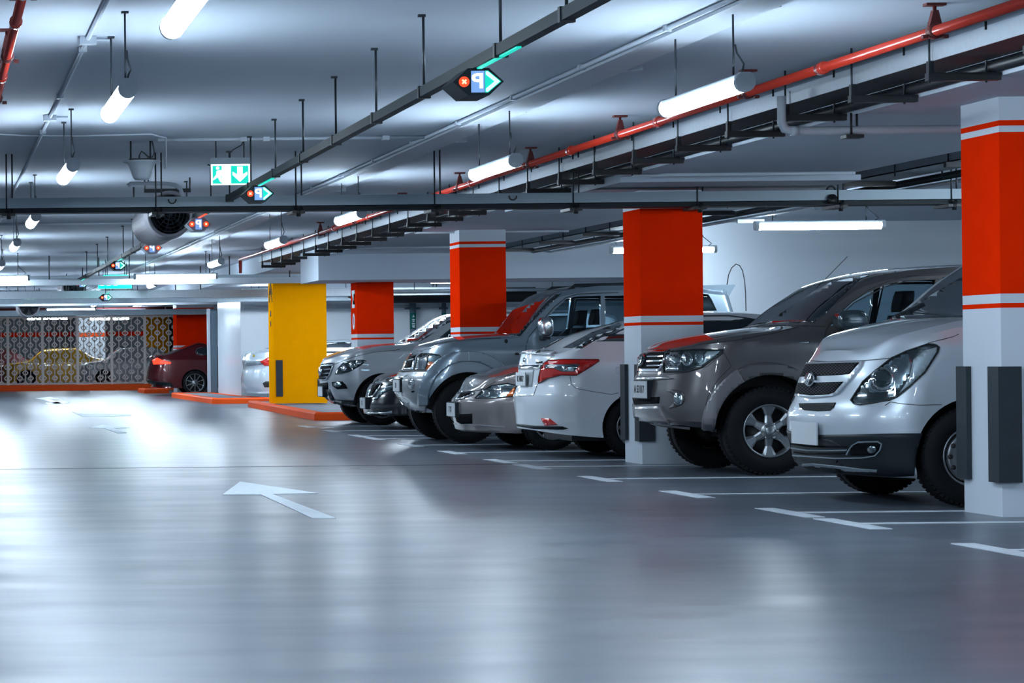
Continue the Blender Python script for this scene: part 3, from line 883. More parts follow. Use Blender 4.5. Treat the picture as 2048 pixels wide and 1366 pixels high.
def jet_fan(c, R, L, label, m):
    o = empty('jet_fan', c)
    tag(o, label, 'fan', 'ceiling jet fans')
    bm = bmesh.new()
    lathe(bm, [(R * 0.80, 0.25), (R * 0.80, 0.12), (R * 0.86, 0.02), (R * 0.97, 0), (R, 0.03), (R, 0.30), (R * 1.03, 0.31), (R * 1.03, 0.36), (R, 0.37), (R, L - 0.3), (R * 0.95, L), (R * 0.2, L), (R * 0.2, 0.4), (R * 0.80, 0.4)], 'Y', 36, closed=True)
    add_obj('casing', bm, m, o)
    bm = bmesh.new()
    for k in (0.25, 0.42, 0.58, 0.74): 
        tube(bm, arc((0, 0.05, 0), R * k, 0, 2 * PI, 24), 0.004, 5, cap=False)
    for a in range(6):
        t = a * PI / 6 + 0.3
        tube(bm, [(R * .82 * math.cos(t), 0.055, R * .82 * math.sin(t)), (-R * .82 * math.cos(t), 0.055, -R * .82 * math.sin(t))], 0.005, 5)
    add_obj('guard', bm, M_ROD, o)
    bm = bmesh.new()
    for a in range(6):
        t = a * PI / 3
        c0, s0 = math.cos(t), math.sin(t)
        pts = [(r * c0 - w * s0, 0.30 + w, r * s0 + w * c0) for r, w in ((R * 0.15, -0.03), (R * 0.76, -0.05), (R * 0.76, 0.05), (R * 0.15, 0.03))]
        prism(bm, pts, (0, 0.01, 0))
    lathe(bm, [(0.0, 0.22), (R * 0.2, 0.27), (R * 0.2, 0.39), (0, 0.39)], 'Y', 16)
    add_obj('fan_blades', bm, M_BLACK, o)
    for y in (0.33, L - 0.4):
        bm = bmesh.new()
        box(bm, -R, R, y - 0.02, y + 0.02, R * 1.0, R * 1.0 + 0.04)
        for x in (-R * 0.97, R * 0.97): tube(bm, [(x, y, R), (x, y, CEIL - c[2])], 0.01, 6)
        add_obj('hanger', bm, M_BLACK, o)
jet_fan(at(354, 428, 27.0) + Vector((-0.07, 0, 0)), 0.25, 2.2, 'big round jet fan with dark open mouth hanging behind the grey cross tray', M_DUCT)
jet_fan(at(148, 572, 61), 0.30, 2.2, 'far dark round duct fan behind the tiny guidance sign', M_DUCT)
jet_fan(at(58, 612, 69), 0.30, 2.2, 'farthest dark round fan under the small exit sign', M_DUCT)
# wall pipes with green labels
for px, w, lab in ((825, 0.075, 'thick dark standpipe with green label on the white wall beside the lettered pillar'), (887, 0.055, 'thin dark standpipe with white mark on the white wall by the third red pillar')):
    q = at(px, 640, 61.8)
    o = empty('standpipe', (q.x, 61.75, 0))
    tag(o, lab, 'pipe', 'dark standpipes on the wall')
    add_obj('pipe', Tube([(0, 0, 0.02), (0, 0, 2.44)], w, 14), M_DOOR, o)
    zb = at(px, 617, 61.8).z
    add_obj('wall_bracket', Box(-0.18 if px == 825 else -0.1, 0.18 if px == 825 else 0.1, 0.0, 0.12, zb - 0.02, zb + 0.03), M_DOOR, o)
    bm = bmesh.new()
    zt = at(px, 626, 61.8).z; zl = at(px, 658, 61.8).z
    lathe(bm, [(w * 1.03, zl), (w * 1.03, zt)], 'Z', 14)
    add_obj('label_band', bm, mat('label_green', (0.0, 0.13, 0.11), 0.5), o)
    bm = bmesh.new()
    prism(bm, [(-0.03, -w * 1.1, zt - 0.10), (0.03, -w * 1.1, zt - 0.10), (0, -w * 1.1, zt - 0.04)], (0, 0.01, 0))
    if px == 825:
        for k, sc in ((0.15, 1), (0.19, .7), (0.25, 1.2), (0.30, 1.1), (0.33, .9)):
            box(bm, -0.03 * sc, 0.03 * sc, -w * 1.1, -w * 1.0, zt - k - 0.025, zt - k)
    add_obj('label_marks', bm, M_LINE, o)
# ------------------------------------------------------------------ cars: body surface, patches laid on it, wheels
def paint(name, col, metal=0.3, rough=0.32, coat=1.0):
    return mat(name, col, rough, metal, coat)
C_SILV = paint('van_silver', (0.56, 0.62, 0.68), 0.35, 0.36)
C_BRONZE = paint('offroader_bronze', (0.095, 0.088, 0.09), 0.45, 0.34)
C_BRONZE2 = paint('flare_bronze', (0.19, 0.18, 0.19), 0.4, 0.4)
C_WHITE = paint('saloon_white', (0.70, 0.75, 0.80), 0.05, 0.35)
C_PAJ = paint('offroader_silver', (0.24, 0.31, 0.37), 0.5, 0.32)
C_PAJ2 = paint('offroader_trim', (0.34, 0.36, 0.38), 0.45, 0.36)
C_BEIGE = paint('saloon_beige', (0.24, 0.215, 0.215), 0.5, 0.32)
C_BLACK = paint('black_car', (0.006, 0.009, 0.012), 0.1, 0.2)
C_MERC = paint('crossover_silver', (0.44, 0.47, 0.51), 0.4, 0.34)
C_LEX = paint('saloon_pale', (0.55, 0.62, 0.68), 0.3, 0.34)
C_MAR = paint('saloon_maroon', (0.10, 0.006, 0.010), 0.35, 0.28)
C_TAXI = paint('taxi_yellow', (0.80, 0.42, 0.02), 0.1, 0.35)
M_GLASSD = mat('dark_glass', (0.010, 0.018, 0.024), 0.04, 0.0, 1.0, spec=0.9)
M_PLAST = mat('black_plastic', (0.009, 0.014, 0.019), 0.5, spec=0.3)
M_GRIL = mat('grille_dark', (0.004, 0.005, 0.007), 0.8, spec=0.08)
M_CHR = mat('chrome', (0.62, 0.66, 0.70), 0.14, 1.0)
M_REFL = mat('lamp_reflector', (0.20, 0.27, 0.30), 0.16, 0.85, 1.0, noise=(16, 0.6))
M_REFLD = mat('lamp_dark', (0.035, 0.055, 0.062), 0.10, 0.5, 1.0)
M_PROJ = mat('lamp_projector', (0.50, 0.56, 0.60), 0.10, 0.9, 1.0)
M_TAIL = mat('tail_lens', (0.55, 0.012, 0.008), 0.12, 0.1, 1.0)
M_IND = mat('indicator_orange', (0.80, 0.16, 0.02), 0.2, 0.1, 1.0)
M_TYRE = mat('tyre_rubber', (0.007, 0.008, 0.010), 0.7, spec=0.2, bump=(60, 0.2))
M_ALLOY = mat('wheel_alloy', (0.30, 0.32, 0.34), 0.34, 0.85)
M_ALLOYD = mat('wheel_dark', (0.012, 0.013, 0.015), 0.5)
M_PLATE = mat('plate_white', (0.62, 0.65, 0.68), 0.4)
M_SEAM = mat('panel_gap', (0.012, 0.014, 0.016), 0.6)
M_SEAT = mat('seat_fabric', (0.035, 0.038, 0.042), 0.7)
def glass_mat():
    m = bpy.data.materials.new('window_glass')
    m.use_nodes = True
    nt = m.node_tree
    for n in list(nt.nodes): nt.nodes.remove(n)
    out = nt.nodes.new('ShaderNodeOutputMaterial')
    tr = nt.nodes.new('ShaderNodeBsdfTransparent'); tr.inputs[0].default_value = (0.50, 0.62, 0.68, 1)
    gl = nt.nodes.new('ShaderNodeBsdfGlossy'); gl.inputs['Roughness'].default_value = 0.02
    fr = nt.nodes.new('ShaderNodeFresnel'); fr.inputs[0].default_value = 1.6
    mx = nt.nodes.new('ShaderNodeMixShader')
    nt.links.new(fr.outputs[0], mx.inputs[0]); nt.links.new(tr.outputs[0], mx.inputs[1]); nt.links.new(gl.outputs[0], mx.inputs[2])
    nt.links.new(mx.outputs[0], out.inputs[0])
    return m
M_GLASS = glass_mat()

def pchip(pts):
    pts = sorted(pts)
    xs = [p[0] for p in pts]; ys = [p[1] for p in pts]
    n = len(xs)
    h = [max(1e-6, xs[i + 1] - xs[i]) for i in range(n - 1)]
    dl = [(ys[i + 1] - ys[i]) / h[i] for i in range(n - 1)]
    m = [dl[0]] + [0.0] * (n - 2) + [dl[-1]]
    for i in range(1, n - 1):
        if dl[i - 1] * dl[i] > 0:
            w1, w2 = 2 * h[i] + h[i - 1], h[i] + 2 * h[i - 1]
            m[i] = (w1 + w2) / (w1 / dl[i - 1] + w2 / dl[i])
    def f(x):
        if x <= xs[0]: return ys[0]
        if x >= xs[-1]: return ys[-1]
        lo, hi = 0, n - 1
        while hi - lo > 1:
            md = (lo + hi) // 2
            if xs[md] <= x: lo = md
            else: hi = md
        i = lo
        t = (x - xs[i]) / h[i]
        return (ys[i] * (2 * t ** 3 - 3 * t ** 2 + 1) + h[i] * m[i] * (t ** 3 - 2 * t ** 2 + t) + ys[i + 1] * (-2 * t ** 3 + 3 * t ** 2) + h[i] * m[i + 1] * (t ** 3 - t ** 2))
    return f

def closed_grid(fn, na, nb, nc, name, m):
    """surface of a deformed box: fn(a, b, c) with a, b in 0..1 and c in -1..1"""
    bm = bmesh.new()
    vd = {}
    def V(i, j, k):
        key = (i, j, k)
        if key not in vd:
            vd[key] = bm.verts.new(fn(i / na, j / nb, -1 + 2 * k / nc))
        return vd[key]
    for i in range(na):
        for j in range(nb):
            bm.faces.new((V(i, j, 0), V(i + 1, j, 0), V(i + 1, j + 1, 0), V(i, j + 1, 0)))
            bm.faces.new((V(i, j, nc), V(i, j + 1, nc), V(i + 1, j + 1, nc), V(i + 1, j, nc)))
        for k in range(nc):
            bm.faces.new((V(i, nb, k), V(i + 1, nb, k), V(i + 1, nb, k + 1), V(i, nb, k + 1)))
            bm.faces.new((V(i, 0, k), V(i, 0, k + 1), V(i + 1, 0, k + 1), V(i + 1, 0, k)))
    for j in range(nb):
        for k in range(nc):
            bm.faces.new((V(0, j, k), V(0, j + 1, k), V(0, j + 1, k + 1), V(0, j, k + 1)))
            bm.faces.new((V(na, j, k), V(na, j, k + 1), V(na, j + 1, k + 1), V(na, j + 1, k)))
    bmesh.ops.recalc_face_normals(bm, faces=bm.faces[:])
    return add_obj(name, bm, m, None, True)

def boolean(o, cutters):
    for c in cutters:
        md = o.modifiers.new('b', 'BOOLEAN')
        md.operation = 'DIFFERENCE'
        md.solver = 'EXACT'
        md.object = c
        md.material_mode = 'TRANSFER'
    bpy.context.view_layer.update()
    dg = bpy.context.evaluated_depsgraph_get()
    me = bpy.data.meshes.new_from_object(o.evaluated_get(dg))
    o.modifiers.clear()
    o.data = me
    for c in cutters: bpy.data.objects.remove(c)

EYE = Vector((0, 0, H))
def lerp(a, b, t): return a + (b - a) * t
class Car:
    def __init__(s, name, label, color, X0, near, W, L, nose, top, tail, bottom, front=(0.4, 2.6), rear=(0.3, 2.6), belt=1.0, tumble=0.35, fillet=0.06,
                 crown=0.03, side_bulge=0.03, na=120, group=None, cat='car', fixed_origin=None):
        s.X0, s.near, s.W, s.L, s.yc = X0, near, W, L, near + W / 2
        s.X00 = X0
        s.o = empty(name, (X0, s.yc, 0))
        tag(s.o, label, cat, group)
        s.color = color
        s.hw0 = W / 2
        P = lambda l: [(p if abs(p[0]) < 50 else s.P(*p)) for p in l]
        fo = lambda y: front[0] * (1 - max(0.0, 1 - (y / s.hw0) ** front[1]) ** 0.5)
        # depth at which the nose's outline is seen from the camera
        dl = min((k * s.hw0 / 40 for k in range(38)), key=lambda y: (X0 + fo(y)) / (s.yc + y))
        if fixed_origin is None:
            lead = min((p for p in nose if p[0] > 50), key=lambda p: p[0])
            s.X0 = X0 = at(lead[0], lead[1], s.yc + dl).x - fo(dl)
            s.o.location.x = X0
        s.dx = s.X00 - s.X0
        last = [p for p in nose if p[0] > 50]
        last = last[-1] if last else (0, 0)
        def N(p, w=1.0):
            q = at(p[0], p[1], s.yc + dl * w)
            return (q.x - s.X0 - fo(dl) * w, q.z)
        def Tp(p):
            if abs(p[0]) < 50: return (p[0] + s.dx, p[1])
            if len(p) == 3: return s.P(*p)
            return N(p, max(0.0, 1 - (p[0] - last[0]) / (0.9 * F / near)))
        nose = [(p if abs(p[0]) < 50 else N(p)) for p in nose]
        top = [Tp(p) for p in top]
        tail, bottom = P(tail), P(bottom)
        s.nosef = pchip([(z, x) for x, z in nose])
        s.tailf = pchip([(z, x) for x, z in tail])
        s.topf = pchip([nose[-1]] + top + [tail[-1]])
        s.botf = pchip(bottom)
        s.zt0, s.zt1 = nose[-1][1], tail[-1][1]
        s.front, s.rear, s.belt, s.tumble, s.fillet, s.crown, s.bulge = front, rear, belt, tumble, fillet, crown, side_bulge
        def fn(a, b, c): return s.surf(a, b, c)
        s.body = closed_grid(fn, na, 26, 26, 'body', color)
        s.body.parent = s.o
        me = s.body.data
        s.bvh = BVHTree.FromPolygons([v.co.copy() for v in me.vertices], [tuple(p.vertices) for p in me.polygons])
        s.eye = EYE - Vector((X0, s.yc, 0))
    def P(s, px, py, d=None):
        q = at(px, py, d or s.yc)
        return (q.x - s.X0, q.z)
    def hw(s, x, z, zt):
        h = s.hw0 * (1 - s.bulge * ((z - 0.62) / 0.6) ** 2) if z < 0.95 else s.hw0 * (1 - s.bulge * 0.3)
        if z > s.belt: h -= (z - s.belt) * s.tumble + 0.02 * min(1, (z - s.belt) / 0.05)
        r = s.fillet
        u = max(0.0, min(r, z - (zt - r)))
        return h - r + math.sqrt(max(0, r * r - u * u))
    def surf(s, a, b, c, inset=0.0):
        x = s.L * a
        z = 0.6
        A = a + 0.045 * math.sin(2 * PI * a) * -1
        c = math.sin(c * PI / 2)
        yn = min(1.0, abs(c))
        fo = s.front[0] * (1 - max(0.0, 1 - yn ** s.front[1]) ** 0.5)
        ro = s.rear[0] * (1 - max(0.0, 1 - yn ** s.rear[1]) ** 0.5)
        zt = 1.0
        for _ in range(9):
            xf = s.nosef(z) + fo
            xr = s.tailf(z) - ro
            x = xf + (xr - xf) * A
            zt = s.topf(x) - s.crown * yn * yn
            zb = s.botf(x)
            zn = zb + (zt - zb) * b
            z = (z + zn) / 2 if _ < 5 else zn
        y = c * s.hw(x, z, zt)
        return Vector((x, y, z))
    # --- rays through the photograph's pixels
    def ray(s, px, py):
        d = (at(px, py, 10.0) - EYE).normalized()
        return s.bvh.ray_cast(s.eye, d)
    def patch(s, name, pts, m, off=0.006, smooth=0, parent=None, mirror=True, step=7.0, deep=0.012, inner=None):
        """polygon traced in photograph pixels, laid on the body surface as a thin plate"""
        for _ in range(smooth):
            q = []
            for a, b in zip(pts, pts[1:] + pts[:1]):
                q += [(a[0] * .75 + b[0] * .25, a[1] * .75 + b[1] * .25), (a[0] * .25 + b[0] * .75, a[1] * .25 + b[1] * .75)]
            pts = q
        cx = sum(p[0] for p in pts) / len(pts); cy = sum(p[1] for p in pts) / len(pts)
        bm = bmesh.new()
        f = bm.faces.new([bm.verts.new((p[0], p[1], 0)) for p in pts])
        if f.calc_area() < 1e-6: pass
        x0, x1 = min(p[0] for p in pts), max(p[0] for p in pts)
        y0, y1 = min(p[1] for p in pts), max(p[1] for p in pts)
        st = max(step, (x1 - x0) / 30, (y1 - y0) / 30)
        x = x0 + st
        while x < x1:
            bmesh.ops.bisect_plane(bm, geom=bm.verts[:] + bm.edges[:] + bm.faces[:], plane_co=(x, 0, 0), plane_no=(1, 0, 0)); x += st
        y = y0 + st
        while y < y1:
            bmesh.ops.bisect_plane(bm, geom=bm.verts[:] + bm.edges[:] + bm.faces[:], plane_co=(0, y, 0), plane_no=(0, 1, 0)); y += st
        bmesh.ops.remove_doubles(bm, verts=bm.verts[:], dist=0.02)
        bmesh.ops.triangulate(bm, faces=[f for f in bm.faces if len(f.verts) > 4])
        hit = {}
        for v in bm.verts:
            px, py = v.co.x, v.co.y
            r = s.ray(px, py)
            t = 0
            while r[0] is None and t < 24:
                px += (cx - px) * 0.06; py += (cy - py) * 0.06; t += 1
                r = s.ray(px, py)
            hit[v] = r
        bad = [v for v in bm.verts if hit[v][0] is None]
        for v in bad: hit.pop(v)
        if bad: bmesh.ops.delete(bm, geom=bad, context='VERTS')
        faces = bm.faces[:]
        if not faces:
            bm.free(); return None
        vs = bm.verts[:]
        nrm = {v: hit[v][1] * (1 if hit[v][1].dot(s.eye - hit[v][0]) > 0 else -1) for v in vs}
        for v in vs: v.co = hit[v][0] + nrm[v] * off
        low = {v: bm.verts.new(hit[v][0] - nrm[v] * deep) for v in vs}
        for e in bm.edges[:]:
            if len(e.link_faces) == 1:
                a, b = e.verts
                try: bm.faces.new((a, b, low[b], low[a]))
                except ValueError: pass
        for f in faces: f.smooth = True
        bmesh.ops.delete(bm, geom=[v for v in bm.verts if not v.link_faces], context='VERTS')
        bmesh.ops.recalc_face_normals(bm, faces=bm.faces[:])
        ctr = Vector((0, 0, 0))
        for f in faces: ctr += f.normal * f.calc_area()
        o = add_obj(name, bm, m, parent or s.o)
        if mirror:
            s.mirrored(o, parent or s.o)
        return o
    def mirrored(s, o, parent):
        me = o.data.copy()
        me.transform(Matrix.Diagonal((1, -1, 1, 1)))
        me.flip_normals()
        c = bpy.data.objects.new(o.name.split('.')[0], me)
        COL.objects.link(c)
        c.parent = parent
        return c
    def line(s, name, pts, w, m=None, off=0.002, parent=None, mirror=True):
        """thin strip along a polyline in photograph pixels"""
        q = []
        for a, b in zip(pts, pts[1:]):
            n = max(1, int(math.hypot(b[0] - a[0], b[1] - a[1]) / 6))
            q += [(lerp(a[0], b[0], t / n), lerp(a[1], b[1], t / n)) for t in range(n)]
        q.append(pts[-1])
        L, R = [], []
        for i, p in enumerate(q):
            a = q[max(0, i - 1)]; b = q[min(len(q) - 1, i + 1)]
            dx, dy = b[0] - a[0], b[1] - a[1]
            n = math.hypot(dx, dy) or 1
            L.append((p[0] - dy / n * w / 2, p[1] + dx / n * w / 2)); R.append((p[0] + dy / n * w / 2, p[1] - dx / n * w / 2))
        bm = bmesh.new()
        def pt(p):
            r = s.ray(*p)
            if r[0] is None: return None
            nn = r[1] if r[1].dot(s.eye - r[0]) > 0 else -r[1]
            return r[0] + nn * off, r[0] - nn * 0.006
        prev = None
        for l, r in zip(L, R):
            a, b = pt(l), pt(r)
            if a is None or b is None: prev = None; continue
            cur = [bm.verts.new(a[0]), bm.verts.new(b[0]), bm.verts.new(b[1]), bm.verts.new(a[1])]
            if prev is None: bm.faces.new(cur)
            if prev:
                for i in range(4): bm.faces.new((prev[i], prev[(i + 1) % 4], cur[(i + 1) % 4], cur[i]))
            prev = cur
        if not bm.faces:
            bm.free(); return None
        bmesh.ops.recalc_face_normals(bm, faces=bm.faces[:])
        o = add_obj(name, bm, m or M_SEAM, parent or s.o)
        if mirror: s.mirrored(o, parent or s.o)
        return o
    def top_patch(s, name, pts, m, off=0.004, parent=None):
        """polygon in (x, y) of the car laid on the upper surface"""
        bm = bmesh.new()
        pts = [(p[0] + s.dx, p[1]) for p in pts]
        bm.faces.new([bm.verts.new((p[0], p[1], 0)) for p in pts])
        x0, x1 = min(p[0] for p in pts), max(p[0] for p in pts)
        y1 = max(p[1] for p in pts)
        for i in range(1, 16):
            bmesh.ops.bisect_plane(bm, geom=bm.verts[:] + bm.edges[:] + bm.faces[:], plane_co=(lerp(x0, x1, i / 16), 0, 0), plane_no=(1, 0, 0))
        for i in range(1, 14):
            bmesh.ops.bisect_plane(bm, geom=bm.verts[:] + bm.edges[:] + bm.faces[:], plane_co=(0, lerp(-y1, y1, i / 14), 0), plane_no=(0, 1, 0))
        bmesh.ops.remove_doubles(bm, verts=bm.verts[:], dist=0.0005)
        for v in bm.verts:
            r = s.bvh.ray_cast(Vector((v.co.x, v.co.y, 4)), Vector((0, 0, -1)))
            if r[0] is not None: v.co = r[0] + r[1] * off
        for f in bm.faces: f.smooth = True
        bmesh.ops.recalc_face_normals(bm, faces=bm.faces[:])
        if sum(f.normal.z for f in bm.faces) < 0: bmesh.ops.reverse_faces(bm, faces=bm.faces[:])
        return add_obj(name, bm, m, parent or s.o)
    def arches(s, xs, zc, r, depth=0.34, extra=()):
        cs = []
        xs = [x + s.dx for x in xs]
        for x in xs:
            for sd in (-1, 1):
                bm = bmesh.new()
                lathe(bm, [(r, sd * (s.hw0 + 0.2)), (r, sd * (s.hw0 - depth))], 'Y', 48, (x, 0, zc))
                for f in bm.faces: f.smooth = True
                c = add_obj('cutter', bm, M_ALLOYD)
                c.location = (s.X0, s.yc, 0)
                cs.append(c)
        cs += list(extra)
        bpy.context.view_layer.update()
        boolean(s.body, cs)
        s.body.data.materials.clear()
        s.body.data.materials.append(s.color)
        s.body.data.materials.append(M_ALLOYD)
        for p in s.body.data.polygons:
            c = p.center
            inside = False
            for x in xs:
                if math.hypot(c.x - x, c.z - zc) < r * 1.004 and abs(c.y) > s.hw0 - depth - 0.02: inside = True
            p.material_index = 1 if inside else 0
            p.use_smooth = True
        mark_sharp(s.body.data)
    def wheels(s, xs, zc, R, rim, width, style, m=None, far=True):
        for i, x in enumerate(xs):
            x += s.dx
            w = wheel(R, rim, width, style, m or M_ALLOY, s.o)
            w.location = (x, -(s.hw0 - 0.025), zc)
            if far:
                c = copy_tree(w, s.o)
                c.rotation_euler = (0, 0, PI)
                c.location = (x, (s.hw0 - 0.025), zc)
    def plate(s, px, py, d, w, h, chars, rot=0.0, holder=True):
        """licence plate facing -X at the car's front or tail"""
        q = at(px, py, s.yc)
        y, z = 0.0, q.z
        xs = []
        for k in range(9):
            for dz in (-h / 2, 0, h / 2):
                r = s.bvh.ray_cast(Vector((-2, -w / 2 + w * k / 8, z + dz)), Vector((1, 0, 0)))
                if r[0] is not None: xs.append(r[0].x)
        x = min(xs) - (0.035 if holder else 0.022)
        pl = add_obj('licence_plate', Box(-0.006, 0.006, -w / 2, w / 2, -h / 2, h / 2), M_PLATE, s.o)
        pl.location = (x, y, z); pl.rotation_euler = (0, rot, 0)
        if holder:
            hd = add_obj('plate_holder', Box(0.0065, 0.10, -w / 2 - 0.01, w / 2 + 0.01, -h / 2 - 0.01, h / 2 + 0.01), M_PLAST, s.o)
            hd.location = (x, y, z); hd.rotation_euler = (0, rot, 0)
        if chars:
            t = text_mesh('plate_characters', chars, h * 0.62, 0.001, M_SEAM, pl, Matrix.Translation((-0.008, 0, 0)) @ Matrix.Rotation(-PI / 2, 4, 'Z') @ FACE_CAM)

def mark_sharp(me, ang=32):
    bm = bmesh.new()
    bm.from_mesh(me)
    for e in bm.edges:
        if len(e.link_faces) == 2:
            a = e.calc_face_angle(0)
            e.smooth = a < math.radians(ang) and e.link_faces[0].material_index == e.link_faces[1].material_index
    bm.to_mesh(me)
    bm.free()

def wheel(R, rim, width, style, m, parent):
    """outer face towards -Y, hub at the origin, body of the wheel to +Y"""
    w = empty('wheel')
    w.parent = parent
    bm = bmesh.new()
    b = width
    lathe(bm, [(rim, 0.02), (rim + 0.012, 0.0), (rim + (R - rim) * 0.5, -0.012), (R - 0.025, 0.004), (R - 0.006, 0.022), (R, 0.05), (R, b / 2 - 0.008), (R - 0.010, b / 2 - 0.006), (R - 0.010, b / 2 + 0.006), (R, b / 2 + 0.008),
               (R, b - 0.05), (R - 0.006, b - 0.022), (R - 0.025, b - 0.004), (rim, b), (rim - 0.01, b * 0.5)], 'Y', 64, closed=True)
    # shoulder tread blocks
    n = 56
    for k in range(n):
        t = 2 * PI * k / n
        for y0, y1 in ((0.012, 0.05), (b - 0.05, b - 0.012)):
            pts = []
            for dr, dt in ((-0.02, -0.035), (0.0012, -0.03), (0.0012, 0.03), (-0.02, 0.035)):
                pts.append(((R + dr) * math.cos(t + dt), y0, (R + dr) * math.sin(t + dt)))
            prism(bm, pts, (0, y1 - y0, 0))
    add_obj('tyre', bm, M_TYRE, w)
    bm = bmesh.new()
    lathe(bm, [(rim + 0.008, -0.004), (rim + 0.010, 0.004), (rim, 0.012), (rim - 0.012, 0.03), (rim - 0.02, 0.12), (rim - 0.012, 0.12), (rim - 0.006, 0.02), (rim - 0.004, 0.0)], 'Y', 56, closed=True)
    if style == 'steel':
        lathe(bm, [(0.0, 0.015), (0.05, 0.01), (0.065, 0.03), (rim * 0.62, 0.03), (rim * 0.72, 0.02), (rim * 0.86, 0.03), (rim - 0.015, 0.07), (rim * 0.5, 0.08), (0.0, 0.08)], 'Y', 48)
    else:
        k = {'six': 6, 'ten': 10, 'seven': 7, 'five': 5}[style]
        wi, wo = {'six': (0.040, 0.058), 'ten': (0.014, 0.016), 'seven': (0.025, 0.022), 'five': (0.04, 0.05)}[style]
        for i in range(k):
            t = 2 * PI * (i + 0.5) / k
            c, q = math.cos(t), math.sin(t)
            r0, r1 = rim * 0.22, rim * 0.97
            def pp(r, ww, y): return (r * c - ww * q, y, r * q + ww * c)
            rings = []
            for r, ww, y in ((r0, wi, 0.012), ((r0 + r1) / 2, wi * 0.72 if style == 'six' else wi, 0.030 if style == 'six' else 0.015), (r1 * 0.85, wo * 0.85, 0.022), (r1, wo * 1.15, 0.016)):
                rings.append([bm.verts.new(pp(r, -ww, y + 0.012)), bm.verts.new(pp(r, -ww * 0.55, y)), bm.verts.new(pp(r, ww * 0.55, y)), bm.verts.new(pp(r, ww, y + 0.012)), bm.verts.new(pp(r, ww, y + 0.04)), bm.verts.new(pp(r, -ww, y + 0.04))])
            fs = [bm.faces.new(rings[0]), bm.faces.new(rings[-1][::-1])]
            for a, b2 in zip(rings, rings[1:]):
                for j in range(6):
                    fs.append(bm.faces.new((a[j], a[(j + 1) % 6], b2[(j + 1) % 6], b2[j])))
            bmesh.ops.recalc_face_normals(bm, faces=fs)
        lathe(bm, [(0.0, 0.006), (rim * 0.2, 0.006), (rim * 0.34, 0.018), (rim * 0.34, 0.05), (0, 0.05)], 'Y', 32)
    ro = add_obj('rim', bm, m, w)
    bm = bmesh.new()
    lathe(bm, [(0, 0.085), (rim - 0.012, 0.085), (rim - 0.012, 0.11), (0, 0.11)], 'Y', 40)
    if style == 'steel':
        for k in range(12):
            t = 2 * PI * k / 12
            lathe(bm, [(0.0, 0.0185), (0.017, 0.0185), (0.017, 0.03), (0, 0.03)], 'Y', 12, (rim * 0.74 * math.cos(t), 0, rim * 0.74 * math.sin(t)))
    add_obj('wheel_well_disc', bm, M_ALLOYD, w)
    bm = bmesh.new()
    lathe(bm, [(0.0, -0.014), (rim * 0.15, -0.014), (rim * 0.19, -0.006), (rim * 0.2, 0.01), (0, 0.01)], 'Y', 24)
    for k in range(6):
        t = 2 * PI * k / 6
        lathe(bm, [(0, -0.006), (0.011, -0.006), (0.011, 0.02), (0, 0.02)], 'Y', 8, (rim * 0.30 * math.cos(t), 0, rim * 0.30 * math.sin(t)))
    add_obj('hub_cap', bm, m if style != 'steel' else M_ALLOYD, w)
    return w

def circle_px(cx, cy, rx, ry=None, n=18, rot=0.0):
    ry = ry or rx
    out = []
    for i in range(n):
        t = 2 * PI * i / n
        x, y = rx * math.cos(t), ry * math.sin(t)
        out.append((cx + x * math.cos(rot) - y * math.sin(rot), cy + x * math.sin(rot) + y * math.cos(rot)))
    return out
def crop(x0, y0, k):
    return lambda *p: [(x0 + a * k, y0 + b * k) for a, b in p]
# ------------------------------------------------------------------ the white van behind the first pillar
K1 = crop(1560, 620, 0.18555)
K2 = crop(1560, 800, 0.18555)
def mirror_arm(car, px, py, y_off, size, m, name='door_mirror', lx=0.0):
    """rounded mirror shell standing off the near door, and its twin on the far door"""
    for sd in (-1, 1):
        q = at(px, py, car.near - 0.12)
        x, z = q.x - car.X0, q.z
        w, h, t = size
        def fn(a, b, c):
            u, v = a * 2 - 1, b * 2 - 1
            k = 1 - 0.28 * (abs(u) ** 3 + abs(v) ** 3) / 2
            return Vector((x + u * w / 2 * (1 - 0.18 * abs(v) ** 3), sd * (car.hw0 + 0.10 + y_off) + c * t * k, z + v * h / 2 * (1 - 0.2 * abs(u) ** 3)))
        mo = closed_grid(fn, 10, 8, 6, name, m)
        mo.parent = car.o
        bm = bmesh.new()
        yy = sorted((sd * (car.hw0 - 0.12), sd * (car.hw0 + 0.12)))
        box(bm, x - 0.04, x + 0.05, yy[0], yy[1], z - h * 0.62, z - h * 0.42)
        add_obj('mirror_foot', bm, M_PLAST, mo)

van = Car('passenger_van', 'white passenger van with chrome oval badge, its nose partly hidden by the first red pillar', C_SILV, 6.098, 17.25, 1.92, 4.9,
          nose=[(0.16, 0.20), (0.08, 0.23), (1586, 915), (1581, 882), (1574, 866), (1573.5, 833), (1578, 815), (1588, 796), (1597, 757), (1616, 724), (1632, 701)],
          top=[(1652, 690, 18.3), (1690, 669, 18.5), (1745, 643, 18.8), (1.0, 1.315), (1.42, 1.63), (1.9, 1.90), (2.4, 1.95), (4.2, 1.94), (4.75, 1.85)],
          tail=[(4.7, 0.25), (4.9, 0.7), (4.86, 1.3), (4.80, 1.80)], bottom=[(0, 0.205), (0.5, 0.20), (0.9, 0.26), (4.9, 0.26)], front=(0.42, 3.0), rear=(0.1, 4), belt=1.1, tumble=0.20, fillet=0.07)
V = van
V.arches([0.947, 4.1], 0.345, 0.40)
V.wheels([0.947, 4.1], 0.345, 0.343, 0.198, 0.215, 'steel')
V.patch('windscreen', K1((1100, 108), (1250, 70), (1960, -350), (2300, -500), (2300, 60), (1900, 84)), M_GLASSD, mirror=False)
V.top_patch('windscreen_glass', [(0.98, -0.72), (1.75, -0.62), (1.75, 0.62), (0.98, 0.72)], M_GLASSD)
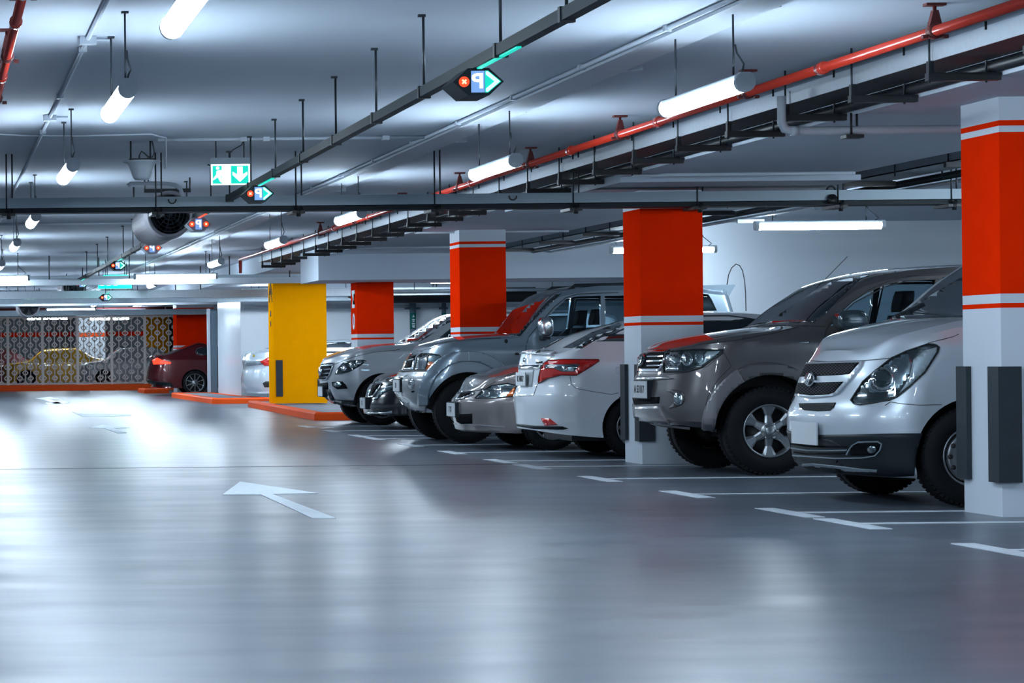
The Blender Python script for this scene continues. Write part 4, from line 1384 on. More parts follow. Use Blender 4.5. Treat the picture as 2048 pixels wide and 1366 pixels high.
V.patch('side_window', K1((2500, 40), (2560, -60), (3000, -480), (4300, -520), (4300, 40)), M_GLASSD)
V.line('wiper', K1((1010, 112), (1250, 78), (1400, 20), (1560, -60)), 2.2, M_PLAST, off=0.02, mirror=False)
V.line('bonnet_seam', K1((300, 566), (600, 556), (920, 545), (1200, 520)), 1.5)
V.line('bonnet_side_seam', K1((1590, 358), (1750, 318), (1860, 290), (1925, 262)), 1.2)
V.line('bumper_seam', K1((1130, 1030), (1190, 990), (1300, 1010), (1500, 1026), (1745, 1020)), 1.2)
g = V.patch('grille', K1((300, 572), (905, 548), (880, 610), (760, 770), (640, 905), (560, 935), (350, 950), (170, 930), (215, 760)), C_SILV, off=0.012, mirror=False)
MESH = mat('grille_mesh', (0.012, 0.016, 0.020), 0.35, 0.3)
MWIRE = mat('grille_wire', (0.035, 0.045, 0.055), 0.5, 0.2)
def mesh_lines(car, poly, step, name, parent, m=MWIRE, w=0.5, off=0.019):
    """crossing wires of a grille, clipped to the polygon"""
    def inside(x, y):
        c = False
        for (ax, ay), (bx, by) in zip(poly, poly[1:] + poly[:1]):
            if (ay > y) != (by > y) and x < (bx - ax) * (y - ay) / (by - ay) + ax: c = not c
        return c
    x0, x1 = min(p[0] for p in poly), max(p[0] for p in poly)
    y0, y1 = min(p[1] for p in poly), max(p[1] for p in poly)
    bm = bmesh.new()
    for sg in (-1, 1):
        k = x0 - (y1 - y0) * 2
        while k < x1 + (y1 - y0) * 2:
            seg = []
            n = 40
            for i in range(n + 1):
                y = lerp(y0, y1, i / n); x = k + sg * (y - y0) * 1.2
                seg.append((x, y) if inside(x, y) else None)
            prev = None
            for p in seg:
                if p is None: prev = None; continue
                r = car.ray(*p)
                r2 = car.ray(p[0] + w, p[1])
                if r[0] is None or r2[0] is None: prev = None; continue
                n1 = r[1] if r[1].dot(car.eye - r[0]) > 0 else -r[1]
                cur = (bm.verts.new(r[0] + n1 * off), bm.verts.new(r2[0] + n1 * off))
                if prev: bm.faces.new((prev[0], prev[1], cur[1], cur[0]))
                prev = cur
            k += step
    return add_obj(name, bm, m, parent)
u1 = K1((300, 592), (868, 578), (760, 700), (600, 712), (440, 718), (235, 725))
u2 = K1((210, 790), (320, 790), (700, 778), (690, 790), (600, 890), (540, 915), (350, 925), (182, 905))
for u in (u1, u2):
    V.patch('grille_opening', u, M_GRIL, off=0.016, parent=g, mirror=False)
    mesh_lines(V, u, 7.0, 'grille_wires', g)
low = K1((205, 1008), (605, 1000), (580, 1050), (540, 1085), (400, 1092), (260, 1080), (215, 1050))
V.patch('lower_intake', low, M_GRIL, off=0.004, mirror=False)
mesh_lines(V, low, 4.4, 'intake_wires', V.o, off=0.007)
b = V.patch('badge', [(p[0], p[1]) for p in circle_px(1627.5, 761, 10.2, 13.5, rot=0.12)], M_CHR, off=0.034, mirror=False, parent=g)
V.patch('badge_field', circle_px(1627.5, 761, 7.4, 10.6, rot=0.12), M_DARK, off=0.036, mirror=False, parent=g)
V.line('badge_letter', K1((335, 805), (350, 755), (375, 705)), 2.6, M_CHR, off=0.040, parent=g, mirror=False)
V.line('badge_letter', K1((352, 812), (372, 760), (392, 712)), 2.6, M_CHR, off=0.040, parent=g, mirror=False)
V.line('badge_letter', K1((345, 775), (362, 762), (385, 745)), 2.2, M_CHR, off=0.040, parent=g, mirror=False)
hl = K1((770, 975), (900, 775), (1060, 640), (1210, 520), (1400, 430), (1590, 368), (1690, 378), (1718, 405), (1700, 460), (1560, 680), (1400, 830), (1260, 940), (1180, 975), (1000, 1005), (860, 1025), (800, 1015))
h = V.patch('headlamp', hl, M_REFLD, off=0.006)
V.patch('headlamp_reflector', K1((900, 800), (1060, 660), (1210, 540), (1380, 460), (1430, 560), (1400, 700), (1300, 850), (1180, 880), (1000, 900), (930, 860)), M_REFL, off=0.009, parent=h, mirror=False)
V.patch('headlamp_lens', K1((1440, 540), (1560, 440), (1690, 400), (1690, 450), (1550, 670), (1400, 815), (1290, 900), (1400, 720)), mat('lamp_frost', (0.34, 0.42, 0.46), 0.15, 0.3, 1.0), off=0.009, parent=h, mirror=False)
V.patch('headlamp_lens', K1(*[(1110 + 125 * math.cos(t * PI / 10), 745 + 120 * math.sin(t * PI / 10)) for t in range(20)]), M_PROJ, off=0.012, parent=h, mirror=False)
V.patch('headlamp_lens', K1(*[(1112 + 100 * math.cos(t * PI / 10), 742 + 98 * math.sin(t * PI / 10)) for t in range(20)]), M_REFLD, off=0.014, parent=h, mirror=False)
V.patch('headlamp_lens', K1(*[(1235 + 42 * math.cos(t * PI / 10), 640 + 42 * math.sin(t * PI / 10)) for t in range(20)]), M_PROJ, off=0.014, parent=h, mirror=False)
V.line('headlamp_trim', K1((985, 800), (1010, 860), (1090, 888), (1200, 870), (1245, 820), (1245, 770)), 1.7, M_CHR, off=0.015, parent=h, mirror=False)
V.line('headlamp_trim', K1((1245, 820), (1250, 900), (1240, 930)), 2.2, M_CHR, off=0.015, parent=h, mirror=False)
V.line('headlamp_edge', hl + hl[:1], 1.4, M_SEAM, off=0.012, parent=h, mirror=False)
# dark lower bumper
V.patch('lower_bumper', K2((118, 395), (380, 375), (760, 370), (1100, 362), (1535, 358), (1500, 460), (1465, 600), (1448, 812), (1200, 825), (700, 800), (450, 765), (150, 715)), M_PLAST, off=0.005, mirror=True, step=5)
for k, (ya, yb) in enumerate(((0, 0), (46, 40), (86, 74))):
    V.line('intake_slat', K2((130, 470 + ya), (300, 495 + ya), (500, 505 + yb), (735, 500 + yb)), 2.6, M_GRIL if k != 1 else M_GALV2, off=0.012, mirror=False)
V.line('intake_trim', K2((150, 595), (350, 610), (600, 628), (900, 622), (1030, 600), (1085, 540), (1100, 470), (1060, 445), (850, 450), (790, 480), (745, 560), (730, 590)), 2.2, M_GALV2, off=0.014, mirror=False)
V.patch('fog_recess', K2((770, 520), (820, 470), (1060, 460), (1080, 490), (1060, 560), (1000, 595), (770, 595)), M_GRIL, off=0.010)
V.patch('fog_lamp', circle_px(*K2((1000, 530))[0], 8.5, 8, n=16), M_REFL, off=0.013)
V.line('bumper_lip', K2((180, 700), (350, 690), (600, 715), (850, 745), (1050, 760)), 4, M_GALV2, off=0.012, mirror=False)
V.plate(1606, 866, 17.98, 0.52, 0.16, None, holder=False)
for p in V.o.children:
    if p.name.startswith('licence_plate'): p['label'] = 'blank white plate backing'
mirror_arm(V, 2230, 560, 0.0, (0.22, 0.26, 0.08), M_PLAST)

# ------------------------------------------------------------------ the bronze off-roader
K = crop(1200, 500, 0.3367)
KA = crop(1500, 480, 0.4246)
fort = Car('bronze_suv', 'dark bronze off-road car with six-spoke wheel parked between the second pillar and the white van', C_BRONZE, 6.27, 22.0, 1.84, 4.69,
           nose=[(0.32, 0.40), (0.10, 0.43), (1268, 838), (1265, 815), (1266, 790), (1270, 765), (1273, 748), (1277, 729), (1284, 711), (1293, 701)],
           top=[(1310, 692), (1328, 683), (1358, 675), (1402, 668), (1452, 661), (1537, 649), (1587, 611), (1621, 587), (1661, 562), (1700, 550), (1729, 544), (1797, 536), (1916, 530), (4.2, 1.83), (4.45, 1.72)],
           tail=[(4.6, 0.45), (4.69, 0.7), (4.62, 1.15), (4.5, 1.62)], bottom=[(0, 0.43), (0.3, 0.41), (0.6, 0.38), (4.2, 0.38), (4.69, 0.5)], front=(0.40, 2.7), rear=(0.2, 4), belt=1.16, tumble=0.26, fillet=0.06)
T = fort
# hollow cabin with real window openings
def cabin(car, x0, x1, z0, inset=0.07, roof=0.07):
    x0 += car.dx; x1 += car.dx
    def fn(a, b, c):
        x = lerp(x0, x1, a)
        zt = max(z0 + 0.02, car.topf(x) - roof)
        z = lerp(z0, zt, b)
        h = car.hw(x, z, 9.0) - inset
        return Vector((x, c * h, z))
    o = closed_grid(fn, 30, 10, 4, 'cutter', M_SEAT)
    o.location = (car.X0, car.yc, 0)
    return o
def window_cut(car, polys, d):
    out = []
    for poly in polys:
        bm = bmesh.new()
        prism(bm, [(*[at(p[0], p[1], d).x - car.X0], -car.hw0 - 0.3, at(p[0], p[1], d).z) for p in poly], (0, car.W + 0.6, 0))
        c = add_obj('cutter', bm, M_PLAST)
        c.location = (car.X0, car.yc, 0)
        out.append(c)
    return out
def seat(car, x, y, z):
    x += car.dx
    def fn(a, b, c): return Vector((x + 0.5 * a + 0.02 * math.sin(PI * b), y + c * 0.24 * (1 - 0.12 * abs(a * 2 - 1) ** 3), z + 0.22 * b * (1 - 0.1 * abs(c) ** 3)))
    s0 = closed_grid(fn, 6, 4, 6, 'seat', M_SEAT); s0.parent = car.o
    def fb(a, b, c): return Vector((x + 0.42 + 0.14 * a + 0.16 * b, y + c * (0.23 - 0.05 * b), z + 0.15 + 0.62 * b))
    s1 = closed_grid(fb, 3, 6, 6, 'seat_back', M_SEAT); s1.parent = s0
    def fh(a, b, c): return Vector((x + 0.58 + 0.10 * a + 0.04 * b, y + c * 0.13 * (1 - 0.25 * abs(b * 2 - 1) ** 3), z + 0.80 + 0.19 * b))
    s2 = closed_grid(fh, 3, 5, 6, 'headrest', M_SEAT); s2.parent = s0
wf = KA((372, 404), (420, 352), (490, 292), (560, 250), (640, 215), (740, 190), (890, 181), (892, 300), (880, 400))
wr = KA((925, 172), (1150, 168), (1420, 180), (1560, 320), (1560, 400), (912, 400))
ws = [(0.0, 0.0)]
cut = window_cut(T, [wf, wr], 22.08)
T.arches([0.958, 3.70], 0.385, 0.485, extra=[cabin(T, 1.42, 4.3, 0.75)] + cut)
T.wheels([0.958, 3.70], 0.385, 0.385, 0.222, 0.26, 'six')
T.patch('side_window', wf, M_GLASS, off=-0.03, deep=0.035)
T.patch('side_window', wr, M_GLASS, off=-0.03, deep=0.035)
seat(T, 1.95, -0.38, 0.62); seat(T, 1.95, 0.38, 0.62); seat(T, 2.85, -0.3, 0.66); seat(T, 2.85, 0.4, 0.66)
T.patch('windscreen', K((985, 440), (1140, 335), (1250, 262), (1375, 192), (1480, 172), (1600, 150), (1530, 190), (1420, 290), (1340, 380), (1270, 430), (1130, 425)), M_GLASSD, off=0.006, mirror=False)
T.top_patch('windscreen_glass', [(1.30, -0.66), (2.0, -0.55), (2.0, 0.62), (1.30, 0.74)], M_GLASSD, off=0.003)
T.line('window_trim', KA((350, 475), (352, 440), (372, 398), (470, 300), (560, 235), (650, 195), (760, 170), (980, 158)), 1.6, M_SEAM, off=0.004)
T.line('window_trim', KA((372, 406), (490, 296), (640, 219), (740, 193), (890, 184)), 1.8, M_SEAM, off=0.005)
T.line('door_seam', KA((350, 475), (352, 540), (352, 640)), 1.4)
T.line('wing_seam', K((1000, 446), (1180, 450), (1335, 455)), 1.2)
T.line('bonnet_seam', K((430, 596), (600, 560), (800, 540), (1000, 500), (1180, 458)), 1.2)
gr = T.patch('grille', K((245, 625), (290, 600), (420, 595), (400, 610), (380, 680), (360, 722), (220, 722), (225, 690)), M_CHR, off=0.012, mirror=False)
T.patch('grille_opening', K((262, 640), (300, 615), (388, 614), (372, 672), (352, 706), (235, 706), (240, 680)), M_GRIL, off=0.016, parent=gr, mirror=False)
for yy in (636, 662, 688):
    T.line('grille_bar', K((290, yy + 2), (385, yy)), 2.6, M_CHR, off=0.022, parent=gr, mirror=False)
T.patch('badge', circle_px(*K((262, 660))[0], 6.5, 11, rot=0.25), M_CHR, off=0.035, parent=gr, mirror=False)
T.patch('badge_field', circle_px(*K((262, 660))[0], 4.6, 8.6, rot=0.25), M_DARK, off=0.038, parent=gr, mirror=False)
T.line('badge_mark', circle_px(*K((262, 660))[0], 2.4, 8, rot=0.25, n=12), 1.2, M_CHR, off=0.041, parent=gr, mirror=False)
T.line('badge_mark', circle_px(*K((260, 655))[0], 4.4, 3, rot=0.25, n=12), 1.2, M_CHR, off=0.041, parent=gr, mirror=False)
hp = K((388, 618), (440, 600), (560, 590), (735, 592), (728, 610), (650, 665), (600, 700), (520, 722), (382, 730), (378, 690))
h = T.patch('headlamp', hp, M_REFLD, off=0.008)
for cx, cy, r, mm in ((455, 655, 36, M_PROJ), (455, 655, 26, M_REFL), (522, 650, 34, M_PROJ), (522, 650, 24, M_REFL), (596, 640, 30, M_REFL)):
    T.patch('headlamp_lens', circle_px(*K((cx, cy))[0], r * .3367, r * 1.15 * .3367), mm, off=0.012 if mm is M_PROJ else 0.014, parent=h, mirror=False)
T.patch('headlamp_lens', K((640, 606), (715, 602), (660, 650), (600, 690), (590, 670)), mat('lamp_frost', (0.3, 0.3, 0.3)), off=0.012, parent=h, mirror=False)
T.patch('headlamp_lens', K((400, 690), (470, 684), (470, 715), (395, 720)), M_CHR, off=0.012, parent=h, mirror=False)
T.line('headlamp_edge', hp + hp[:1], 1.3, M_SEAM, off=0.012, parent=h, mirror=False)
T.line('bumper_seam', K((215, 738), (390, 742), (520, 728), (640, 690), (735, 610), (780, 690), (700, 770), (640, 870), (600, 1050)), 1.3)
T.patch('bumper_trim', K((220, 745), (400, 750), (440, 765), (300, 775), (205, 775)), C_BRONZE2, off=0.014, mirror=False)
T.patch('lower_intake', K((195, 880), (355, 872), (350, 912), (205, 918)), M_GRIL, off=0.006, mirror=False)
T.patch('bumper_lip', K((200, 925), (365, 925), (395, 1000), (415, 1030), (330, 1025), (240, 1010), (210, 985)), C_BRONZE2, off=0.016, mirror=False)
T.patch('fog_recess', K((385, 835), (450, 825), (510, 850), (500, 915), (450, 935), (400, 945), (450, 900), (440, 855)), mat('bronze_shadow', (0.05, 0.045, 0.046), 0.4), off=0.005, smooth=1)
f = T.patch('fog_lamp', circle_px(*K((468, 885))[0], 9, 13), M_CHR, off=0.010)
T.patch('fog_lamp_glass', circle_px(*K((468, 885))[0], 6.5, 10), M_REFL, off=0.014, parent=f, mirror=False)
fl = []
zc_, xc_ = 862.5, 1542.0
px_m = F / 22.0
out_, in_ = [], []
for k in range(0, 23):
    t = math.radians(198 - k * 7.2)
    ro_ = 0.60 if k < 12 else 0.60 - 0.05 * (k - 12) / 10
    out_.append((xc_ + ro_ * px_m * math.cos(t) * 1.0, zc_ - ro_ * px_m * math.sin(t) * 1.02))
    in_.append((xc_ + 0.487 * px_m * math.cos(t), zc_ - 0.487 * px_m * math.sin(t)))
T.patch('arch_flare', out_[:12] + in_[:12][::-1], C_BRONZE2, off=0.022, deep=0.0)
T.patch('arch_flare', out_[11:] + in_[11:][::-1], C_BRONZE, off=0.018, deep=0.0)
T.plate(1281, 779, 22.55, 0.42, 0.15, 'A 53117', holder=True)
mirror_arm(T, 1702, 640, 0.0, (0.25, 0.17, 0.10), mat('mirror_shell', (0.05, 0.075, 0.09), 0.12, 0.5, 1.0))
T.line('badge_script', KA((230, 485), (240, 484), (252, 483), (275, 482)), 1.6, M_CHR, off=0.006, mirror=False)
bm = bmesh.new()
a = at(1632, 577, 22.35); b = at(1695, 513, 22.35)
tube(bm, [a - Vector((T.X0, T.yc, 0)), b - Vector((T.X0, T.yc, 0))], 0.003, 6)
add_obj('antenna', bm, M_ROD, T.o)
# under-body bits seen below the bumper
bm = bmesh.new()
box(bm, 0.75, 4.2, -0.45, 0.45, 0.30, 0.42)
tube(bm, [(0.95, -0.7, 0.36), (0.95, 0.7, 0.36)], 0.05, 10)
add_obj('chassis', bm, M_ALLOYD, T.o)
# ------------------------------------------------------------------ the white saloon parked tail-out behind the second pillar
K3 = crop(1000, 540, 0.2855)
yar = Car('white_saloon', 'white saloon parked with its tail lamps to the lane, next to the second red pillar', C_WHITE, 6.11, 26.0, 1.70, 4.4,
          nose=[(0.03, 0.30), (1031, 848), (1030, 830), (1027, 805), (1027, 791), (1033, 775), (1036, 763), (1036, 740), (1038, 722), (1040, 709)],
          top=[(1044, 705), (1071, 705), (1090, 704, 26.4), (1123, 697, 26.4), (1183, 666, 26.4), (1237, 645), (1300, 630), (1399, 623), (1479, 625), (1530, 632), (2.95, 1.38), (3.45, 1.02), (4.2, 0.82)],
          tail=[(4.35, 0.25), (4.4, 0.5), (4.3, 0.8)], bottom=[(0, 0.29), (0.3, 0.24), (0.9, 0.20), (4.4, 0.20)], front=(0.42, 2.6), rear=(0.4, 2.5), belt=0.98, tumble=0.36, fillet=0.05)
T = yar
T.arches([1.07, 3.62], 0.31, 0.355)
T.wheels([1.07, 3.62], 0.31, 0.31, 0.195, 0.19, 'seven')
T.patch('side_window', K3((640, 500), (700, 470), (830, 425), (1000, 360), (1240, 320), (1600, 318), (1800, 345), (2050, 480), (1900, 492), (1000, 500)), M_GLASSD)
T.patch('rear_window', K3((440, 548), (520, 505), (640, 440), (730, 408), (830, 372), (850, 378), (832, 418), (700, 470), (600, 535), (575, 550)), M_GLASSD, off=0.005)
T.patch('tail_spoiler', K3((140, 572), (250, 576), (385, 578), (360, 606), (250, 592), (145, 588)), C_WHITE, off=0.03, mirror=False)
tl = K3((312, 655), (345, 634), (450, 628), (690, 630), (694, 640), (600, 700), (535, 740), (430, 738), (340, 760), (272, 796), (276, 750), (290, 690))
h = T.patch('tail_lamp', tl, M_TAIL, off=0.012)
T.patch('tail_lamp_clear', K3((325, 662), (560, 660), (520, 712), (440, 712), (380, 690), (318, 690)), M_REFL, off=0.015, parent=h, mirror=False)
T.patch('tail_lamp_bulb', circle_px(*K3((458, 690))[0], 6, 5), M_PROJ, off=0.018, parent=h, mirror=False)
T.line('tail_lamp_edge', tl + tl[:1], 1.0, M_SEAM, off=0.013, parent=h, mirror=False)
T.patch('chrome_strip', K3((135, 668), (300, 665), (285, 690), (132, 692)), M_CHR, off=0.012, mirror=False)
T.patch('plate_recess', K3((130, 700), (240, 696), (225, 820), (132, 812)), mat('shaded_white', (0.35, 0.38, 0.41), 0.4), off=0.004, mirror=False)  # shade of the recess put into a darker copy of the body white
T.line('boot_seam', K3((380, 600), (300, 655)), 1.0, mirror=True)
T.line('boot_seam', K3((262, 800), (235, 880), (130, 885)), 1.0, mirror=False)
T.line('bumper_seam', K3((490, 745), (500, 800), (530, 828), (640, 850), (780, 872), (830, 860)), 1.0)
T.line('bumper_crease', K3((440, 1065), (580, 1068), (640, 1050), (690, 985)), 1.4, C_WHITE, off=0.006)
T.patch('reflector', K3((290, 1038), (350, 1040), (405, 1084), (318, 1090)), M_TAIL, off=0.010)
T.patch('bumper_lip', K3((105, 1075), (240, 1090), (440, 1095), (480, 1112), (440, 1118), (240, 1112), (110, 1090)), M_PLAST, off=0.008, mirror=False)
T.patch('fuel_flap', circle_px(*K3((823, 700))[0], 4, 7), C_WHITE, off=0.004, mirror=False)
T.patch('badge', circle_px(*K3((175, 630))[0], 2.2, 5), M_CHR, off=0.012, mirror=False)
T.patch('badge', K3((255, 645), (300, 640), (298, 650), (256, 655)), M_SEAM, off=0.008, mirror=False)
T.plate(1052, 758, 26.78, 0.42, 0.14, 'B 24817', holder=False)
bm = bmesh.new(); box(bm, 0.4, 4.2, -0.6, 0.6, 0.17, 0.3); add_obj('chassis', bm, M_ALLOYD, T.o)

# ------------------------------------------------------------------ beige saloon
K4 = crop(620, 540, 0.2635)
acc = Car('beige_saloon', 'grey-beige saloon with orange corner lamp, nose between the silver off-roader and white saloon', C_BEIGE, 5.90, 28.3, 1.80, 4.7,
          nose=[(0.08, 0.20), (910, 858), (907, 846), (903, 830), (901, 815), (902, 800), (908, 792), (919, 780)],
          top=[(936, 769), (963, 756, 28.9), (1002, 743, 28.8), (1036, 732, 28.8), (1.15, 1.02), (1.8, 1.38), (2.3, 1.45), (3.1, 1.42), (3.9, 1.1), (4.4, 1.05)],
          tail=[(4.65, 0.3), (4.7, 0.6), (4.6, 0.95)], bottom=[(0, 0.20), (0.6, 0.19), (4.7, 0.2)], front=(0.55, 2.2), rear=(0.4, 2.5), belt=0.98, tumble=0.36, fillet=0.06)
T = acc
T.arches([0.98, 3.7], 0.32, 0.365)
T.wheels([0.98, 3.7], 0.32, 0.32, 0.20, 0.20, 'five')
T.top_patch('windscreen', [(1.22, -0.66), (1.8, -0.55), (1.8, 0.55), (1.22, 0.66)], M_GLASSD)
hp = K4((1255, 975), (1300, 925), (1380, 875), (1500, 858), (1575, 875), (1560, 900), (1540, 960), (1400, 975))
h = T.patch('headlamp', hp, M_REFL, off=0.008)
T.patch('indicator', K4((1488, 962), (1552, 888), (1560, 900), (1540, 960)), M_IND, off=0.012, parent=h, mirror=False)
T.patch('headlamp_lens', circle_px(*K4((1340, 935))[0], 9, 8), M_PROJ, off=0.012, parent=h, mirror=False)
T.patch('headlamp_lens', circle_px(*K4((1430, 915))[0], 9, 9), M_PROJ, off=0.012, parent=h, mirror=False)
T.line('headlamp_edge', hp + hp[:1], 1.0, M_SEAM, off=0.012, parent=h, mirror=False)
g = T.patch('grille', K4((1120, 930), (1250, 922), (1240, 945), (1150, 985), (1090, 1000), (1100, 965)), M_CHR, off=0.010, mirror=False)
T.patch('grille_opening', K4((1150, 938), (1225, 935), (1215, 950), (1150, 972), (1125, 975)), M_GRIL, off=0.013, parent=g, mirror=False)
T.patch('lower_intake', K4((1105, 1105), (1125, 1095), (1230, 1090), (1232, 1165), (1150, 1168), (1115, 1150)), M_GRIL, off=0.006, mirror=False)
T.line('bonnet_seam', K4((1160, 922), (1280, 915), (1380, 862), (1500, 800), (1580, 770)), 0.9)
T.line('bumper_crease', K4((1090, 1170), (1200, 1172), (1320, 1180), (1480, 1190)), 1.6, C_PAJ2, off=0.010)
T.plate(906, 819, 29.1, 0.42, 0.15, '7 X', holder=True)
T.plate_dummy = None

# ------------------------------------------------------------------ silver off-roader
paj = Car('silver_suv', 'silver-blue off-road car with round wing flare and roof spoiler behind the second pillar', C_PAJ, 5.735, 30.7, 1.87, 4.15,
          nose=[(0.25, 0.33), (831, 822), (812, 811), (803, 800), (793, 787), (790, 772), (790, 758), (797, 750), (802, 742), (806, 733), (814, 718), (826, 707)],
          top=[(838, 700, 31.2), (857, 693, 31.2), (883, 682, 31.2), (910, 673), (960, 669), (1006, 666), (1054, 611), (1088, 584), (1128, 575), (1177, 570), (1237, 569), (1330, 570), (1420, 574), (1447, 577, 31.0)],
          tail=[(4.1, 0.45), (4.15, 0.8), (4.05, 1.3), (1471, 621, 31.0), (3.92, 1.86)], bottom=[(0, 0.42), (0.2, 0.37), (0.6, 0.36), (4.15, 0.42)], front=(0.40, 2.6), rear=(0.15, 4), belt=1.13, tumble=0.24, fillet=0.06)
T = paj
wf = K3((330, 340), (400, 265), (470, 205), (540, 185), (718, 178), (705, 400), (640, 460), (345, 466))
wr = K3((745, 178), (1350, 178), (1350, 466), (735, 466))
wq = K((592, 255), (655, 262), (672, 290), (700, 360), (592, 362))
cut = window_cut(T, [wf, wr, wq], 30.8)
T.arches([0.712, 3.26], 0.39, 0.47, extra=[cabin(T, 1.35, 3.75, 0.75)] + cut)
T.wheels([0.712, 3.26], 0.39, 0.39, 0.21, 0.25, 'six')
for w_ in (wf, wr, wq): T.patch('side_window', w_, M_GLASS, off=-0.03, deep=0.035)
seat(T, 1.75, -0.38, 0.62); seat(T, 1.75, 0.38, 0.62); seat(T, 2.6, -0.3, 0.66); seat(T, 2.6, 0.4, 0.66)
T.patch('windscreen', K3((20, 445), (100, 355), (190, 260), (300, 175), (415, 150), (430, 165), (300, 290), (200, 390), (140, 464)), M_GLASSD, off=0.006, mirror=False)
T.top_patch('windscreen_glass', [(1.24, -0.68), (1.82, -0.60), (1.82, 0.66), (1.24, 0.72)], M_GLASSD, off=0.003)
T.line('window_trim', K3((200, 470), (300, 350), (380, 260), (460, 195), (540, 170), (700, 162), (830, 160)), 1.5, M_SEAM, off=0.004)
T.line('door_seam', K3((200, 472), (185, 520), (178, 570), (172, 640)), 1.2)
T.line('bonnet_seam', K4((770, 628), (900, 600), (1050, 545), (1250, 525), (1450, 515)), 1.0)
hp = K4((818, 660), (850, 636), (920, 634), (985, 648), (995, 660), (960, 740), (945, 762), (880, 766), (797, 762))
h = T.patch('headlamp', hp, M_REFL, off=0.010)
T.patch('indicator', K4((885, 762), (905, 700), (958, 705), (945, 760)), M_IND, off=0.014, parent=h, mirror=False)
T.patch('headlamp_lens', K4((825, 665), (850, 645), (905, 645), (880, 760), (805, 758)), M_PROJ, off=0.014, parent=h, mirror=False)
T.line('headlamp_edge', hp + hp[:1], 1.0, M_SEAM, off=0.014, parent=h, mirror=False)
T.line('headlamp_edge', K4((905, 645), (880, 762)), 0.9, M_SEAM, off=0.016, parent=h, mirror=False)
g = T.patch('grille', K4((735, 655), (840, 640), (815, 662), (790, 758), (700, 762), (712, 720)), M_CHR, off=0.012, mirror=False)
T.patch('grille_opening', K4((758, 662), (808, 654), (790, 680), (770, 740), (722, 748), (738, 700)), M_GRIL, off=0.016, parent=g, mirror=False)
T.line('grille_bar', K4((750, 690), (795, 682)), 2.5, M_CHR, off=0.02, parent=g, mirror=False)
T.patch('bumper', K4((655, 800), (700, 782), (800, 770), (960, 768), (940, 830), (905, 900), (890, 1000), (880, 1085), (800, 1065), (700, 990), (645, 900)), C_PAJ2, off=0.020, mirror=True, step=5)
T.line('bumper_seam', K4((700, 772), (800, 768), (960, 766)), 1.4, off=0.022)
T.patch('fog_lamp', circle_px(*K4((783, 862))[0], 6, 10), M_PROJ, off=0.028)
T.line('fog_grille', K4((783, 922), (805, 918)), 3, M_GRIL, off=0.026)
T.patch('plate_recess', K4((685, 820), (712, 822), (708, 920), (672, 910)), M_GRIL, off=0.024, mirror=False)
px_m = F / 30.7
xc_, zc_ = 937, 802
def flare(T, xc_, zc_, px_m, r0, r1, a0, a1, m, off, n=22, name='arch_flare', ky=1.0):
    o_, i_ = [], []
    for k in range(n + 1):
        t = math.radians(a0 + (a1 - a0) * k / n)
        o_.append((xc_ + r1 * px_m * math.cos(t), zc_ - r1 * px_m * math.sin(t) * ky)); i_.append((xc_ + r0 * px_m * math.cos(t), zc_ - r0 * px_m * math.sin(t)))
    h2 = n // 2
    T.patch(name, o_[:h2 + 1] + i_[:h2 + 1][::-1], m, off=off, deep=0.0, step=4)
    T.patch(name, o_[h2:] + i_[h2:][::-1], m, off=off, deep=0.0, step=4)
flare(T, 937, 801, px_m, 0.475, 0.60, 185, -2, C_PAJ, 0.028)
T.plate(797, 771, 31.5, 0.40, 0.14, '31', holder=True)
mirror_arm(T, 1092, 654, 0.0, (0.16, 0.24, 0.09), M_CHR)
T.patch('indicator', circle_px(*K3((42, 500))[0], 3.4, 4), M_SEAM, off=0.008)
T.patch('indicator', circle_px(*K3((118, 588))[0], 4.5, 2.6), M_SEAM, off=0.008)
a = at(1455, 571, 31.0).x - T.X0; zr = at(1455, 571, 31.0).z
bm = bmesh.new()
prism(bm, [(a - 0.40, -0.62, zr - 0.06), (a - 0.3, -0.62, zr + 0.005), (a + 0.09, -0.62, zr + 0.012), (a + 0.10, -0.62, zr), (a + 0.02, -0.62, zr - 0.13), (a - 0.05, -0.62, zr - 0.16)], (0, 1.24, 0))
add_obj('roof_spoiler', bm, C_PAJ, T.o)
for y in (-0.58, 0.58):
    add_obj('roof_rail', Tube([(1.95, y, 1.83), (2.05, y, 1.90), (3.45, y, 1.92), (3.6, y, 1.85)], 0.02, 8), M_PLAST, T.o)
# whip antenna
pp = [at(*p, 32.0) - Vector((T.X0, T.yc, 0)) for p in ((1454, 570), (1457, 550), (1463, 536), (1472, 528), (1479, 531), (1485, 541), (1489, 560), (1491, 585), (1492, 622))]
an = add_obj('whip_antenna', Tube(pp, 0.006, 6), M_BLACK, T.o)

# ------------------------------------------------------------------ black car
bmw = Car('black_car', 'black car with chrome grille squeezed between the pale crossover and the silver off-roader', C_BLACK, 6.31, 36.5, 1.80, 4.6,
          nose=[(0.1, 0.2), (735, 846), (732, 838), (727, 826), (726, 812), (729, 798), (733, 785), (739, 772), (747, 764)],
          top=[(757, 756), (778, 746), (802, 741), (830, 735, 37), (1.2, 1.05), (1.8, 1.38), (2.4, 1.43), (3.4, 1.40), (4.2, 1.05)], tail=[(4.5, 0.3), (4.6, 0.6), (4.5, 0.98)],
          bottom=[(0, 0.2), (4.6, 0.2)], front=(0.5, 2.2), rear=(0.3, 3), belt=0.98, tumble=0.36)
T = bmw
T.arches([0.85, 3.65], 0.33, 0.37)
T.wheels([0.85, 3.65], 0.33, 0.33, 0.22, 0.21, 'ten')
T.patch('kidney_grille', K4((462, 870), (500, 858), (552, 860), (535, 890), (490, 960), (440, 985), (425, 960), (440, 905)), M_CHR, off=0.012, mirror=False)
